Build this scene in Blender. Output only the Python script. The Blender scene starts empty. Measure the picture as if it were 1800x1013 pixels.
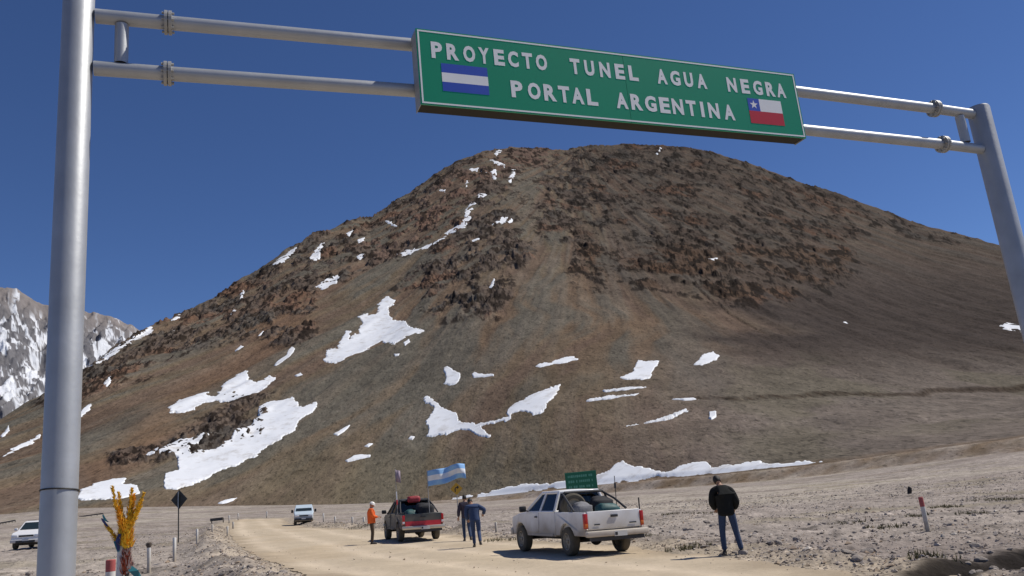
import bpy, bmesh, math, random
import numpy as np
from mathutils import Vector, Matrix

random.seed(7); rng = np.random.default_rng(11)
scene = bpy.context.scene
col = scene.collection

# ------------------------------------------------------------------ camera
FPX = 1448.0; TH = math.radians(14.1); RO = math.radians(5.5); HC = 1.6
CF = np.array([0, math.cos(TH), math.sin(TH)])
_r0 = np.array([1.0, 0, 0]); _u0 = np.array([0, -math.sin(TH), math.cos(TH)])
CR = _r0*math.cos(RO) - _u0*math.sin(RO); CU = _r0*math.sin(RO) + _u0*math.cos(RO)
cd = bpy.data.cameras.new('camera'); cam = bpy.data.objects.new('camera', cd); col.objects.link(cam)
cd.sensor_width = 36; cd.lens = FPX/1800*36; cd.clip_start = 0.1; cd.clip_end = 30000
M = Matrix.Identity(4)
for i in range(3):
    M[i][0] = CR[i]; M[i][1] = CU[i]; M[i][2] = -CF[i]
M[2][3] = HC
cam.matrix_world = M
scene.camera = cam

# ------------------------------------------------------------------ light
SUN_EL = math.radians(52); SUN_AZ = math.radians(77)        # azimuth clockwise from +Y
w = bpy.data.worlds.new('World'); scene.world = w; w.use_nodes = True
nt = w.node_tree; bg = nt.nodes['Background']
sky = nt.nodes.new('ShaderNodeTexSky'); sky.sky_type = 'NISHITA'; sky.sun_disc = False
sky.sun_elevation = SUN_EL; sky.sun_rotation = SUN_AZ
sky.altitude = 3600; sky.air_density = 1.0; sky.dust_density = 0.1; sky.ozone_density = 4.0
hs = nt.nodes.new('ShaderNodeHueSaturation'); hs.inputs['Saturation'].default_value = 1.12; hs.inputs['Hue'].default_value = .509
nt.links.new(sky.outputs[0], hs.inputs['Color']); nt.links.new(hs.outputs[0], bg.inputs[0]); bg.inputs[1].default_value = 0.097
sl = bpy.data.lights.new('sun', 'SUN'); sl.energy = 4.35; sl.angle = math.radians(0.5); sl.color = (1.0, 0.94, 0.84)
so = bpy.data.objects.new('sun', sl); col.objects.link(so)
sd = Vector((math.cos(SUN_EL)*math.sin(SUN_AZ), math.cos(SUN_EL)*math.cos(SUN_AZ), math.sin(SUN_EL)))
so.rotation_euler = sd.to_track_quat('Z', 'Y').to_euler(); so.location = (0, 0, 60)
vs = scene.view_settings; vs.view_transform = 'Standard'; vs.look = 'None'; vs.gamma = 1; vs.exposure = 0.0
try: vs.use_curve_mapping = False
except Exception: pass
scene.render.engine = 'CYCLES'

# ------------------------------------------------------------------ maths helpers
def ray(u, v):
    u = np.asarray(u, float); v = np.asarray(v, float)
    return CF + ((u-900)/FPX)[..., None]*CR + ((506.5-v)/FPX)[..., None]*CU
def aztan(u, v):
    r = ray(u, v); hd = np.hypot(r[..., 0], r[..., 1])
    return np.degrees(np.arctan2(r[..., 0], r[..., 1])), r[..., 2]/hd
def project(X, Y, Z):
    q = np.stack([X, Y, Z-HC], -1); z = q@CF; z = np.where(z < 0.01, 0.01, z)
    return 900+FPX*(q@CR)/z, 506.5-FPX*(q@CU)/z
def smooth(e0, e1, x):
    t = np.clip((x-e0)/(e1-e0), 0, 1); return t*t*(3-2*t)
_perm = np.random.default_rng(3).permutation(512); _perm = np.concatenate([_perm, _perm])
_ga = np.random.default_rng(5).uniform(0, 2*np.pi, 512); _gx, _gy = np.cos(_ga), np.sin(_ga)
def perlin(x, y, seed=0):
    x = np.asarray(x, float)+seed*17.31; y = np.asarray(y, float)+seed*9.77
    xi = np.floor(x).astype(int); yi = np.floor(y).astype(int); xf = x-xi; yf = y-yi
    def g(i, j, a, b):
        h = _perm[(_perm[(xi+i) & 511]+yi+j) & 511]; return _gx[h]*a+_gy[h]*b
    u = xf**3*(xf*(xf*6-15)+10); v = yf**3*(yf*(yf*6-15)+10)
    n00 = g(0, 0, xf, yf); n10 = g(1, 0, xf-1, yf); n01 = g(0, 1, xf, yf-1); n11 = g(1, 1, xf-1, yf-1)
    return ((n00*(1-u)+n10*u)*(1-v)+(n01*(1-u)+n11*u)*v)*1.5
def fbm(x, y, o=5, seed=0, gain=.5, lac=2.03):
    s = 0; a = 1
    for i in range(o):
        s = s+a*perlin(x, y, seed+i); x = x*lac; y = y*lac; a *= gain
    return s
def ridged(x, y, o=5, seed=0, gain=.55, lac=2.05):
    s = 0; a = 1
    for i in range(o):
        s = s+a*(1-2*np.abs(perlin(x, y, seed+i))); x = x*lac; y = y*lac; a *= gain
    return s
def pip(u, v, poly):
    p = np.asarray(poly, float); ins = np.zeros(np.shape(u), bool); n = len(p)
    for i in range(n):
        x0, y0 = p[i]; x1, y1 = p[(i+1) % n]
        if y0 == y1: continue
        c = ((y0 > v) != (y1 > v)) & (u < (x1-x0)*(v-y0)/(y1-y0)+x0); ins ^= c
    return ins
def pdist(u, v, poly, closed=True):
    p = np.asarray(poly, float); n = len(p); d = np.full(np.shape(u), 1e9)
    for i in range(n if closed else n-1):
        a = p[i]; b = p[(i+1) % n]; e = b-a; L = max(e@e, 1e-9)
        t = np.clip(((u-a[0])*e[0]+(v-a[1])*e[1])/L, 0, 1)
        d = np.minimum(d, np.hypot(u-a[0]-t*e[0], v-a[1]-t*e[1]))
    return d
def sdist(u, v, poly):
    d = pdist(u, v, poly); return np.where(pip(u, v, poly), d, -d)

# ------------------------------------------------------------------ object helpers
def put(o, parent=None):
    col.objects.link(o)
    if parent is not None: o.parent = parent
    return o
def tag(o, label=None, cat=None, group=None, kind=None):
    if label: o['label'] = label
    if cat: o['category'] = cat
    if group: o['group'] = group
    if kind: o['kind'] = kind
    return o
def thing(name, label, cat, loc=(0, 0, 0), rot=None, group=None):
    o = bpy.data.objects.new(name, None); col.objects.link(o); o.empty_display_size = .2
    Mx = rot.to_4x4() if rot is not None else Matrix.Identity(4)
    Mx.translation = Vector(loc); o.matrix_world = Mx
    return tag(o, label, cat, group)
def mesh(name, V, Fc, mats, parent=None, sm=False, mi=None):
    me = bpy.data.meshes.new(name); me.from_pydata([tuple(map(float, p)) for p in V], [], Fc)
    for m in (mats if isinstance(mats, (list, tuple)) else [mats]): me.materials.append(m)
    if mi is not None: me.polygons.foreach_set('material_index', np.asarray(mi, np.int32))
    if sm: me.polygons.foreach_set('use_smooth', np.ones(len(me.polygons), bool))
    me.update()
    return put(bpy.data.objects.new(name, me), parent)
class MB:
    """collects simple shapes into one mesh"""
    def __init__(s): s.V = []; s.F = []; s.MI = []; s.m = 0
    def add(s, V, Fc):
        b = len(s.V); s.V += [tuple(p) for p in V]; s.F += [[i+b for i in f] for f in Fc]; s.MI += [s.m]*len(Fc); return s
    def box(s, c, d, rz=0, tilt=None):
        hx, hy, hz = d[0]/2, d[1]/2, d[2]/2; P = []
        R = Matrix.Rotation(rz, 3, 'Z')
        if tilt is not None: R = tilt
        for x in (-1, 1):
            for y in (-1, 1):
                for z in (-1, 1): P.append(R@Vector((x*hx, y*hy, z*hz))+Vector(c))
        return s.add(P, [(0, 1, 3, 2), (4, 6, 7, 5), (0, 4, 5, 1), (2, 3, 7, 6), (0, 2, 6, 4), (1, 5, 7, 3)])
    def rbox(s, c, d, r=.03, seg=2, rz=0):
        bm = bmesh.new(); bmesh.ops.create_cube(bm, size=1)
        for v in bm.verts: v.co = Vector((v.co.x*d[0], v.co.y*d[1], v.co.z*d[2]))
        bmesh.ops.bevel(bm, geom=bm.edges[:], offset=r, segments=seg, affect='EDGES', profile=.5)
        Rz = Matrix.Rotation(rz, 3, 'Z'); bm.verts.index_update()
        s.add([Rz@v.co+Vector(c) for v in bm.verts], [[v.index for v in f.verts] for f in bm.faces]); bm.free(); return s
    def hexa(s, P):
        return s.add(P, [(0, 3, 2, 1), (4, 5, 6, 7), (0, 1, 5, 4), (1, 2, 6, 5), (2, 3, 7, 6), (3, 0, 4, 7)])
    def tube(s, pts, r, n=8, cap=True):
        pts = [Vector(p) for p in pts]; rs = r if isinstance(r, (list, tuple)) else [r]*len(pts); V = []; Fc = []
        for i, p in enumerate(pts):
            t = (pts[min(i+1, len(pts)-1)]-pts[max(i-1, 0)]).normalized()
            a = t.cross(Vector((0, 0, 1)))
            if a.length < .05: a = t.cross(Vector((0, 1, 0)))
            a.normalize(); b = a.cross(t)
            for k in range(n):
                w = 2*math.pi*k/n; V.append(p+(a*math.cos(w)+b*math.sin(w))*rs[i])
        for i in range(len(pts)-1):
            for k in range(n):
                k2 = (k+1) % n; Fc.append((i*n+k, i*n+k2, (i+1)*n+k2, (i+1)*n+k))
        if cap: Fc.append(tuple(range(n-1, -1, -1))); Fc.append(tuple((len(pts)-1)*n+k for k in range(n)))
        return s.add(V, Fc)
    def lathe(s, prof, c, axis='y', n=20, cap=True):
        V = []; Fc = []; m = len(prof)
        for (r, h) in prof:
            for k in range(n):
                w = 2*math.pi*k/n; a, b = r*math.cos(w), r*math.sin(w)
                V.append(Vector(c)+Vector({'y': (a, h, b), 'z': (a, b, h), 'x': (h, a, b)}[axis]))
        for i in range(m-1):
            for k in range(n):
                k2 = (k+1) % n; Fc.append((i*n+k, i*n+k2, (i+1)*n+k2, (i+1)*n+k))
        if cap: Fc.append(tuple(range(n))); Fc.append(tuple((m-1)*n+k for k in range(n-1, -1, -1)))
        return s.add(V, Fc)
    def prof(s, pts, y0, y1, shape=None):
        """side outline (x,z) extruded along y"""
        n = len(pts); V = [Vector((x, y0, z)) for x, z in pts]+[Vector((x, y1, z)) for x, z in pts]
        if shape: V = [shape(p) for p in V]
        return s.add(V, [tuple(range(n)), tuple(range(2*n-1, n-1, -1))]+[(i, i+n, (i+1) % n+n, (i+1) % n) for i in range(n)])
    def quad(s, P, th=.006):
        P = [Vector(p) for p in P]; nn = (P[1]-P[0]).cross(P[3]-P[0]).normalized()*th/2
        return s.hexa([p-nn for p in P]+[p+nn for p in P])
    def build(s, name, mats, parent=None, sm=False, bevel=0, seg=2, ang=35):
        o = mesh(name, s.V, s.F, mats, parent, False, s.MI)
        bm = bmesh.new(); bm.from_mesh(o.data); bmesh.ops.recalc_face_normals(bm, faces=bm.faces); bm.to_mesh(o.data); bm.free()
        if bevel:
            b = o.modifiers.new('bevel', 'BEVEL'); b.width = bevel; b.segments = seg; b.limit_method = 'ANGLE'; b.angle_limit = math.radians(30)
        if sm or bevel:
            o.data.polygons.foreach_set('use_smooth', np.ones(len(o.data.polygons), bool))
            o.data.set_sharp_from_angle(angle=math.radians(ang))
        return o
def inset(P, d):
    P = [Vector(p) for p in P]; c = sum(P, Vector())/len(P)
    return [c+(p-c)*(1-d/max((p-c).length, 1e-6)) for p in P]

# ------------------------------------------------------------------ materials
def srgb(r, g, b): return tuple(((c/255)/12.92 if c/255 <= .04045 else ((c/255+.055)/1.055)**2.4) for c in (r, g, b))
def pm(name, c, rough=.6, metal=0, var=.12, scale=6, bump=0, bscale=40, spec=.5, dust=None, dust_top=.7):
    m = bpy.data.materials.new(name); m.use_nodes = True; t = m.node_tree; b = t.nodes['Principled BSDF']
    b.inputs['Roughness'].default_value = rough; b.inputs['Metallic'].default_value = metal; b.inputs['Specular IOR Level'].default_value = spec
    tc = t.nodes.new('ShaderNodeTexCoord'); n = t.nodes.new('ShaderNodeTexNoise'); n.inputs['Scale'].default_value = scale; n.inputs['Detail'].default_value = 5
    t.links.new(tc.outputs['Object'], n.inputs['Vector'])
    mx = t.nodes.new('ShaderNodeMix'); mx.data_type = 'RGBA'
    mx.inputs['A'].default_value = (*[x*(1-var) for x in c], 1); mx.inputs['B'].default_value = (*[min(1, x*(1+var)) for x in c], 1)
    t.links.new(n.outputs['Fac'], mx.inputs['Factor']); out = mx.outputs['Result']
    if dust:
        sp = t.nodes.new('ShaderNodeSeparateXYZ'); t.links.new(tc.outputs['Object'], sp.inputs[0])
        ad = t.nodes.new('ShaderNodeMath'); ad.operation = 'MULTIPLY_ADD'; t.links.new(n.outputs['Fac'], ad.inputs[0]); ad.inputs[1].default_value = -.7
        t.links.new(sp.outputs['Z'], ad.inputs[2])
        mr = t.nodes.new('ShaderNodeMapRange'); t.links.new(ad.outputs[0], mr.inputs[0])
        mr.inputs['From Min'].default_value = dust_top-.7; mr.inputs['From Max'].default_value = dust_top-.1; mr.inputs['To Min'].default_value = .9; mr.inputs['To Max'].default_value = .06
        m2 = t.nodes.new('ShaderNodeMix'); m2.data_type = 'RGBA'; t.links.new(mr.outputs[0], m2.inputs['Factor']); t.links.new(out, m2.inputs['A']); m2.inputs['B'].default_value = (*dust, 1)
        out = m2.outputs['Result']
        rr = t.nodes.new('ShaderNodeMapRange'); t.links.new(mr.outputs[0], rr.inputs[0]); rr.inputs['To Min'].default_value = rough; rr.inputs['To Max'].default_value = .9
        t.links.new(rr.outputs[0], b.inputs['Roughness'])
    t.links.new(out, b.inputs['Base Color'])
    if bump:
        n2 = t.nodes.new('ShaderNodeTexNoise'); n2.inputs['Scale'].default_value = bscale; n2.inputs['Detail'].default_value = 4; t.links.new(tc.outputs['Object'], n2.inputs['Vector'])
        bp = t.nodes.new('ShaderNodeBump'); bp.inputs['Strength'].default_value = bump; bp.inputs['Distance'].default_value = .02
        t.links.new(n2.outputs['Fac'], bp.inputs['Height']); t.links.new(bp.outputs[0], b.inputs['Normal'])
    return m
def terrain_mat(name, scales, amp, bumps, rough=.95, ys=1.0, specks=()):
    """base colour from the vertex attribute 'albedo', broken up by fine noise, with relief at several sizes"""
    m = bpy.data.materials.new(name); m.use_nodes = True; t = m.node_tree; b = t.nodes['Principled BSDF']
    b.inputs['Roughness'].default_value = rough; b.inputs['Specular IOR Level'].default_value = .05
    at = t.nodes.new('ShaderNodeAttribute'); at.attribute_name = 'albedo'
    tc0 = t.nodes.new('ShaderNodeTexCoord'); tc = t.nodes.new('ShaderNodeMapping'); tc.inputs['Scale'].default_value = (1, ys, 1); t.links.new(tc0.outputs['Object'], tc.inputs['Vector']); prev = None
    for s, a in zip(scales, amp):
        n = t.nodes.new('ShaderNodeTexNoise'); n.inputs['Scale'].default_value = s; n.inputs['Detail'].default_value = 6; n.inputs['Roughness'].default_value = .65
        t.links.new(tc.outputs[0], n.inputs['Vector'])
        mr = t.nodes.new('ShaderNodeMapRange'); mr.inputs['From Min'].default_value = .25; mr.inputs['From Max'].default_value = .75
        mr.inputs['To Min'].default_value = 1-a; mr.inputs['To Max'].default_value = 1+a; t.links.new(n.outputs['Fac'], mr.inputs[0])
        if prev is None: prev = mr.outputs[0]
        else:
            mm = t.nodes.new('ShaderNodeMath'); mm.operation = 'MULTIPLY'; t.links.new(prev, mm.inputs[0]); t.links.new(mr.outputs[0], mm.inputs[1]); prev = mm.outputs[0]
    for s_, lo, hi, a in specks:
        n = t.nodes.new('ShaderNodeTexNoise'); n.inputs['Scale'].default_value = s_; n.inputs['Detail'].default_value = 3; n.inputs['Roughness'].default_value = .55; t.links.new(tc.outputs[0], n.inputs['Vector'])
        mr = t.nodes.new('ShaderNodeMapRange'); mr.inputs['From Min'].default_value = lo; mr.inputs['From Max'].default_value = hi; mr.inputs['To Min'].default_value = 1; mr.inputs['To Max'].default_value = 1+a; t.links.new(n.outputs['Fac'], mr.inputs[0])
        mm = t.nodes.new('ShaderNodeMath'); mm.operation = 'MULTIPLY'; t.links.new(prev, mm.inputs[0]); t.links.new(mr.outputs[0], mm.inputs[1]); prev = mm.outputs[0]
    vm = t.nodes.new('ShaderNodeVectorMath'); vm.operation = 'SCALE'; t.links.new(at.outputs['Color'], vm.inputs[0]); t.links.new(prev, vm.inputs['Scale'])
    t.links.new(vm.outputs[0], b.inputs['Base Color'])
    last = None
    for s, dist, st in bumps:
        n = t.nodes.new('ShaderNodeTexNoise'); n.inputs['Scale'].default_value = s; n.inputs['Detail'].default_value = 6; n.inputs['Roughness'].default_value = .6
        t.links.new(tc.outputs[0], n.inputs['Vector'])
        bp = t.nodes.new('ShaderNodeBump'); bp.inputs['Strength'].default_value = st; bp.inputs['Distance'].default_value = dist
        t.links.new(n.outputs['Fac'], bp.inputs['Height'])
        if last is not None: t.links.new(last, bp.inputs['Normal'])
        last = bp.outputs[0]
    t.links.new(last, b.inputs['Normal'])
    return m
def glass(name, tint=(.55, .62, .6), dark=.55):
    m = bpy.data.materials.new(name); m.use_nodes = True; t = m.node_tree; t.nodes.remove(t.nodes['Principled BSDF'])
    o = t.nodes['Material Output']; tr = t.nodes.new('ShaderNodeBsdfTransparent'); tr.inputs[0].default_value = (*[c*dark for c in tint], 1)
    gl = t.nodes.new('ShaderNodeBsdfGlossy'); gl.inputs['Roughness'].default_value = .08
    fr = t.nodes.new('ShaderNodeFresnel'); fr.inputs[0].default_value = 1.5
    mx = t.nodes.new('ShaderNodeMixShader'); t.links.new(fr.outputs[0], mx.inputs[0]); t.links.new(tr.outputs[0], mx.inputs[1]); t.links.new(gl.outputs[0], mx.inputs[2])
    t.links.new(mx.outputs[0], o.inputs[0]); return m

DUST = (.36, .30, .225)
MT = {}
MT['mountain'] = terrain_mat('mountain_scree', [.02, .11, .5], [.10, .16, .20], [(.06, 3, .4), (.25, 1.3, .6), (.9, .45, .6)], ys=.34, specks=[(.42, .57, .67, -.32), (.95, .57, .66, -.42), (.8, .60, .70, .35)])
MT['far'] = terrain_mat('far_rock', [.006, .03], [.15, .15], [(.02, 14, .7)])
MT['ground'] = terrain_mat('stony_ground', [.12, 1.6, 14], [.12, .22, .30], [(2.2, .10, .6), (11, .035, .8), (38, .012, .6)], ys=.5, specks=[(1.1, .58, .68, -.45), (3.2, .58, .68, -.4), (2.6, .60, .70, .35)])
MT['road'] = terrain_mat('sandy_road', [.18, 1.1, 9], [.07, .08, .10], [(.9, .05, .4), (9, .012, .6), (45, .006, .5)])
MT['snow'] = pm('old_snow', (.80, .82, .85), .55, var=.05, scale=.08, bump=.6, bscale=.5, spec=.3)
_t = MT['snow'].node_tree; _p = _t.nodes['Principled BSDF']; _src = _p.inputs['Base Color'].links[0].from_socket; _tc = _t.nodes.new('ShaderNodeTexCoord')
_n = _t.nodes.new('ShaderNodeTexNoise'); _n.inputs['Scale'].default_value = .16; _n.inputs['Detail'].default_value = 8; _n.inputs['Roughness'].default_value = .72; _t.links.new(_tc.outputs['Object'], _n.inputs['Vector'])
_mr = _t.nodes.new('ShaderNodeMapRange'); _mr.inputs['From Min'].default_value = .51; _mr.inputs['From Max'].default_value = .74; _mr.inputs['To Max'].default_value = .75; _t.links.new(_n.outputs['Fac'], _mr.inputs[0])
_mx = _t.nodes.new('ShaderNodeMix'); _mx.data_type = 'RGBA'; _t.links.new(_mr.outputs[0], _mx.inputs['Factor']); _t.links.new(_src, _mx.inputs['A']); _mx.inputs['B'].default_value = (.40, .36, .31, 1); _t.links.new(_mx.outputs['Result'], _p.inputs['Base Color'])
MT['galv'] = pm('galvanised_steel', (.385, .40, .42), .52, .5, var=.22, scale=4, bump=.06, bscale=25)
MT['flange'] = pm('weathered_flange', (.33, .33, .32), .55, .3, var=.2, scale=14)
MT['black'] = pm('black_plastic', (.018, .018, .02), .5)
MT['wire'] = pm('black_band', (.01, .01, .012), .6)
MT['rubber'] = pm('dusty_rubber', (.095, .082, .06), .9, var=.3, scale=9)
MT['rim'] = pm('dusty_rim', (.34, .30, .235), .7, .1, var=.2, scale=12)
MT['chassis'] = pm('dark_chassis', (.035, .03, .025), .85, var=.3)
MT['truck_white'] = pm('white_car_paint', (.84, .845, .85), .25, var=.03, scale=2, dust=DUST, dust_top=.88)
MT['truck_dark'] = pm('dark_grey_car_paint', (.035, .045, .048), .3, var=.1, scale=2, dust=(.19, .16, .12), dust_top=.9)
MT['bumper_white'] = pm('cream_bumper', (.62, .57, .5), .5, dust=DUST, dust_top=.55)
MT['bumper_chrome'] = pm('dull_chrome_bumper', (.55, .5, .42), .35, .6)
MT['red_lamp'] = pm('red_lens', (.42, .02, .012), .2, var=.1)
MT['amber_lamp'] = pm('amber_lens', (.6, .14, .02), .2)
MT['clear_lamp'] = pm('clear_lens', (.75, .76, .78), .15, .2)
MT['red_panel'] = pm('red_stripe', (.55, .03, .045), .4, var=.2)
MT['plate'] = pm('number_plate', (.62, .62, .6), .5)
MT['trim'] = pm('black_trim', (.03, .03, .032), .55)
MT['seat'] = pm('grey_seat_cloth', (.10, .10, .11), .9)
MT['cabin'] = pm('cabin_plastic', (.06, .06, .06), .8)
MT['glass'] = glass('tinted_glass')
MT['dglass'] = glass('dark_windscreen', (.4, .5, .5), .35)
MT['teal'] = pm('teal_tarpaulin', (.022, .085, .085), .6, var=.3, scale=8, bump=.4, bscale=10)
MT['greybag'] = pm('grey_canvas', (.20, .20, .21), .85, var=.3, scale=8, bump=.4, bscale=10)
MT['darkbag'] = pm('black_canvas', (.025, .025, .028), .85, var=.3, bump=.4, bscale=10)
MT['redbag'] = pm('red_nylon', (.33, .03, .04), .6, var=.2, bump=.3, bscale=10)
MT['sign_green'] = pm('green_sign_sheeting', (.004, .29, .15), .38, var=.06, scale=1.2, spec=.4)
MT['sign_green_far'] = pm('green_sign_sheeting_dark', (.008, .15, .07), .5, var=.06)
MT['sign_white'] = pm('white_sign_sheeting', (.90, .90, .88), .4, var=.06, scale=3)
MT['sign_blue'] = pm('blue_print', (.03, .085, .48), .4, var=.05)
MT['sign_red'] = pm('red_print', (.56, .015, .03), .4, var=.05)
MT['sign_under'] = pm('dark_frame_underside', (.022, .018, .013), .9, var=.3)
MT['yellow_sign'] = pm('yellow_sign_sheeting', (.62, .33, .02), .5, var=.08)
MT['sign_back'] = pm('dark_sign_back', (.035, .037, .036), .7)
MT['post_white'] = pm('white_painted_post', (.66, .65, .62), .7, var=.1, scale=9, dust=DUST, dust_top=.45)
MT['post_red'] = pm('faded_red_paint', (.40, .09, .085), .7, var=.2, scale=12)
MT['post_dark'] = pm('dark_post_cap', (.08, .06, .045), .8, var=.2)
MT['timber'] = pm('weathered_timber', (.085, .075, .062), .9, var=.3)
MT['van_blue'] = pm('pale_blue_van_paint', (.50, .60, .68), .35, var=.04, dust=DUST, dust_top=.75)
MT['suv_white'] = pm('white_suv_paint', (.78, .78, .79), .28, var=.03, dust=DUST, dust_top=.5)
MT['skin'] = pm('skin', (.36, .2, .13), .6)
MT['hair'] = pm('dark_hair', (.015, .012, .01), .7)
MT['orange'] = pm('orange_workwear', (.78, .13, .018), .8, var=.1, bump=.3, bscale=25)
MT['brown_cloth'] = pm('brown_trousers', (.075, .05, .03), .9, bump=.3, bscale=25)
MT['helmet'] = pm('white_helmet', (.75, .72, .68), .4)
MT['black_cloth'] = pm('black_jacket', (.012, .013, .013), .9, bump=.4, bscale=20, spec=.2)
MT['denim'] = pm('blue_denim', (.028, .05, .105), .9, var=.2, scale=12, bump=.3, bscale=30)
MT['navy'] = pm('navy_jacket', (.022, .045, .115), .85, var=.2, bump=.4, bscale=20)
MT['darkviolet'] = pm('dark_violet_jacket', (.032, .026, .045), .85, var=.2, bump=.4, bscale=20)
MT['shoe'] = pm('dark_shoe', (.03, .025, .022), .7)
MT['yellow'] = pm('golden_yellow_cloth', (.92, .52, .04), .85, var=.3, scale=24, bump=.6, bscale=40)
MT['yellow2'] = pm('orange_yellow_cloth', (.88, .42, .03), .85, var=.25, scale=24, bump=.6, bscale=40)
MT['redwrap'] = pm('red_wrapping', (.33, .075, .035), .9, var=.5, scale=30, bump=.6, bscale=40)
MT['tealrib'] = pm('teal_ribbon', (.03, .19, .22), .5, var=.2)
MT['bluerib'] = pm('dark_blue_ribbon', (.02, .03, .12), .5, var=.2)
MT['palerib'] = pm('pale_ribbon', (.60, .45, .40), .6)
MT['flag_sky'] = pm('light_blue_flag_cloth', (.22, .42, .72), .8, var=.08)
MT['flag_white'] = pm('white_flag_cloth', (.72, .74, .77), .8, var=.05)
MT['pole_grey'] = pm('thin_grey_pole', (.30, .29, .28), .6)
MT['mauve'] = pm('faded_mauve_cloth', (.30, .24, .30), .8)
MT['stone'] = pm('grey_stone', (.30, .26, .225), .95, var=.35, scale=3, bump=.6, bscale=14)
MT['grass'] = pm('dry_olive_grass', (.13, .115, .05), .9, var=.3)
m = bpy.data.materials.new('gravel_stone'); m.use_nodes = True
_b = m.node_tree.nodes['Principled BSDF']; _b.inputs['Roughness'].default_value = .95; _b.inputs['Specular IOR Level'].default_value = .15
_a = m.node_tree.nodes.new('ShaderNodeAttribute'); _a.attribute_name = 'albedo'; m.node_tree.links.new(_a.outputs['Color'], _b.inputs['Base Color']); MT['gravel'] = m

# ------------------------------------------------------------------ the lie of the land
def curve(pts, ext_l, ext_r):
    a, t = aztan(np.array([p[0] for p in pts]), np.array([p[1] for p in pts]))
    a = np.concatenate([[e[0] for e in ext_l], a, [e[0] for e in ext_r]]); t = np.concatenate([[e[1] for e in ext_l], t, [e[1] for e in ext_r]])
    return lambda z: np.interp(z, a, t)
RIDGE = [(0, 737), (35, 718), (70, 700), (110, 676), (149, 648), (175, 632), (200, 612), (268, 573), (330, 548), (365, 528), (400, 510), (425, 491), (450, 478), (500, 441), (520, 432), (550, 415), (575, 408), (600, 394), (625, 386), (650, 384), (670, 371),
         (690, 357), (740, 325), (770, 303), (800, 285), (815, 279), (850, 266), (900, 260), (950, 261), (975, 263), (1000, 264), (1020, 258), (1040, 256), (1100, 254), (1150, 256), (1190, 258), (1250, 267), (1320, 288), (1400, 318), (1470, 340), (1540, 365), (1610, 393), (1700, 415), (1800, 443)]
FOOT = [(0, 905), (140, 893), (430, 889), (600, 887), (780, 880), (850, 874), (960, 862), (1090, 849), (1250, 836), (1430, 818), (1550, 801), (1800, 768)]
def soften(fn, sig, lo=-80, hi=80, st=.05):
    a = np.arange(lo-12, hi+12, st); k = np.arange(-int(4*sig/st), int(4*sig/st)+1)*st; g = np.exp(-.5*(k/sig)**2); g /= g.sum(); y = np.convolve(np.pad(fn(np.clip(a, lo, hi)), len(k)//2, 'edge'), g, 'valid')
    return lambda z: np.interp(z, a, y)
te_ridge = curve(RIDGE, [(-80, .02), (-50, .05)], [(45, .14), (80, .04)])
te_foot = soften(curve(FOOT, [(-80, .02), (-50, .03)], [(45, .022), (80, .01)]), .9); te_soft = soften(te_ridge, 2.2)
d_foot = soften(lambda az: np.interp(az, [-80, -33, -18, -4, 2, 14, 30, 80], [330, 320, 300, 270, 240, 190, 150, 150]), 2.5)
d_ridge = soften(lambda az: np.interp(az, [-80, -33, -28, -22, -12, -4, 4, 14, 30, 80], [520, 560, 640, 780, 980, 1180, 1330, 1350, 1250, 1000]), 2.5)
def bank(az): return np.interp(az, [-12, -4, 4, 30, 80], [0, 1.2, 2.2, 2.0, 2.0])     # height of the bank at the foot
def base_z(x, y):
    """smooth valley floor"""
    x = np.asarray(x, float); y = np.asarray(y, float)
    d = np.hypot(x, y)+1e-6; az = np.degrees(np.arctan2(x, y)); azc = np.clip(az, -80, 80)
    D = d_foot(azc); hb = HC+D*te_foot(azc)-bank(azc)
    p = -.037*np.clip(x, -90, 90)
    s = smooth(28, D*.96, np.minimum(d, D))
    return p*(1-s)+hb*np.minimum(d/D, 1.0)*s+bank(azc)*smooth(D-11, D-1, d)
def hit(u, v, n=60):
    """where the sight line of a photo pixel meets the smooth valley floor"""
    r = ray(u, v); hd = math.hypot(r[0], r[1]); az = math.atan2(r[0], r[1]); te = r[2]/hd
    ds = np.geomspace(6, 300, 4000); z = base_z(ds*math.sin(az), ds*math.cos(az))
    k = np.argmax(z >= HC+ds*te); 
    if k == 0: k = len(ds)-1
    return ds[k]*math.sin(az), ds[k]*math.cos(az)
# road outline, plan
ROAD_L = [(700, 1060), (530, 1013), (448, 979), (417, 960), (400, 937), (402, 922), (412, 915), (424, 913.2)]
ROAD_R = [(497, 911.5), (508, 921), (540, 928), (600, 930), (640, 932), (780, 940), (900, 949), (1040, 958), (1114, 961), (1160, 970), (1255, 976), (1307, 984), (1370, 996), (1480, 1006)]
RL = [hit(*p) for p in ROAD_L]; RR = [hit(*p) for p in ROAD_R]
ROADP = [(-3.2, 3.0), (-2.5, 8.0)]+RL+[(RL[-1][0]-60, RL[-1][1]+15), (RL[-1][0]-60, RL[-1][1]-12)][:0]+RR+[(4.9, 9.0), (4.5, 3.0)]
def road_sd(x, y): return sdist(x, y, ROADP)
SHADE_BAND = ([(5.85, 12.9), (6.6, 13.75), (7.2, 14.3)], [(8.0, 14.7), (9.3, 15.7), (10.6, 17.4), (12.9, 20.7), (16, 25)])
SHADE_BAND_NEAR = SHADE_BAND[0]+SHADE_BAND[1]+[(30, 25), (30, 0), (5.85, 0)]      # the side of the painted shadow band nearer the camera
def shade_band_dist(x, y):
    """distance to the painted shadow band, widened and narrowed along its way"""
    return np.minimum(pdist(x, y, SHADE_BAND[0], False), pdist(x, y, SHADE_BAND[1], False))*(1+.35*fbm(x*.7, y*.7, 3, 57))
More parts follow.
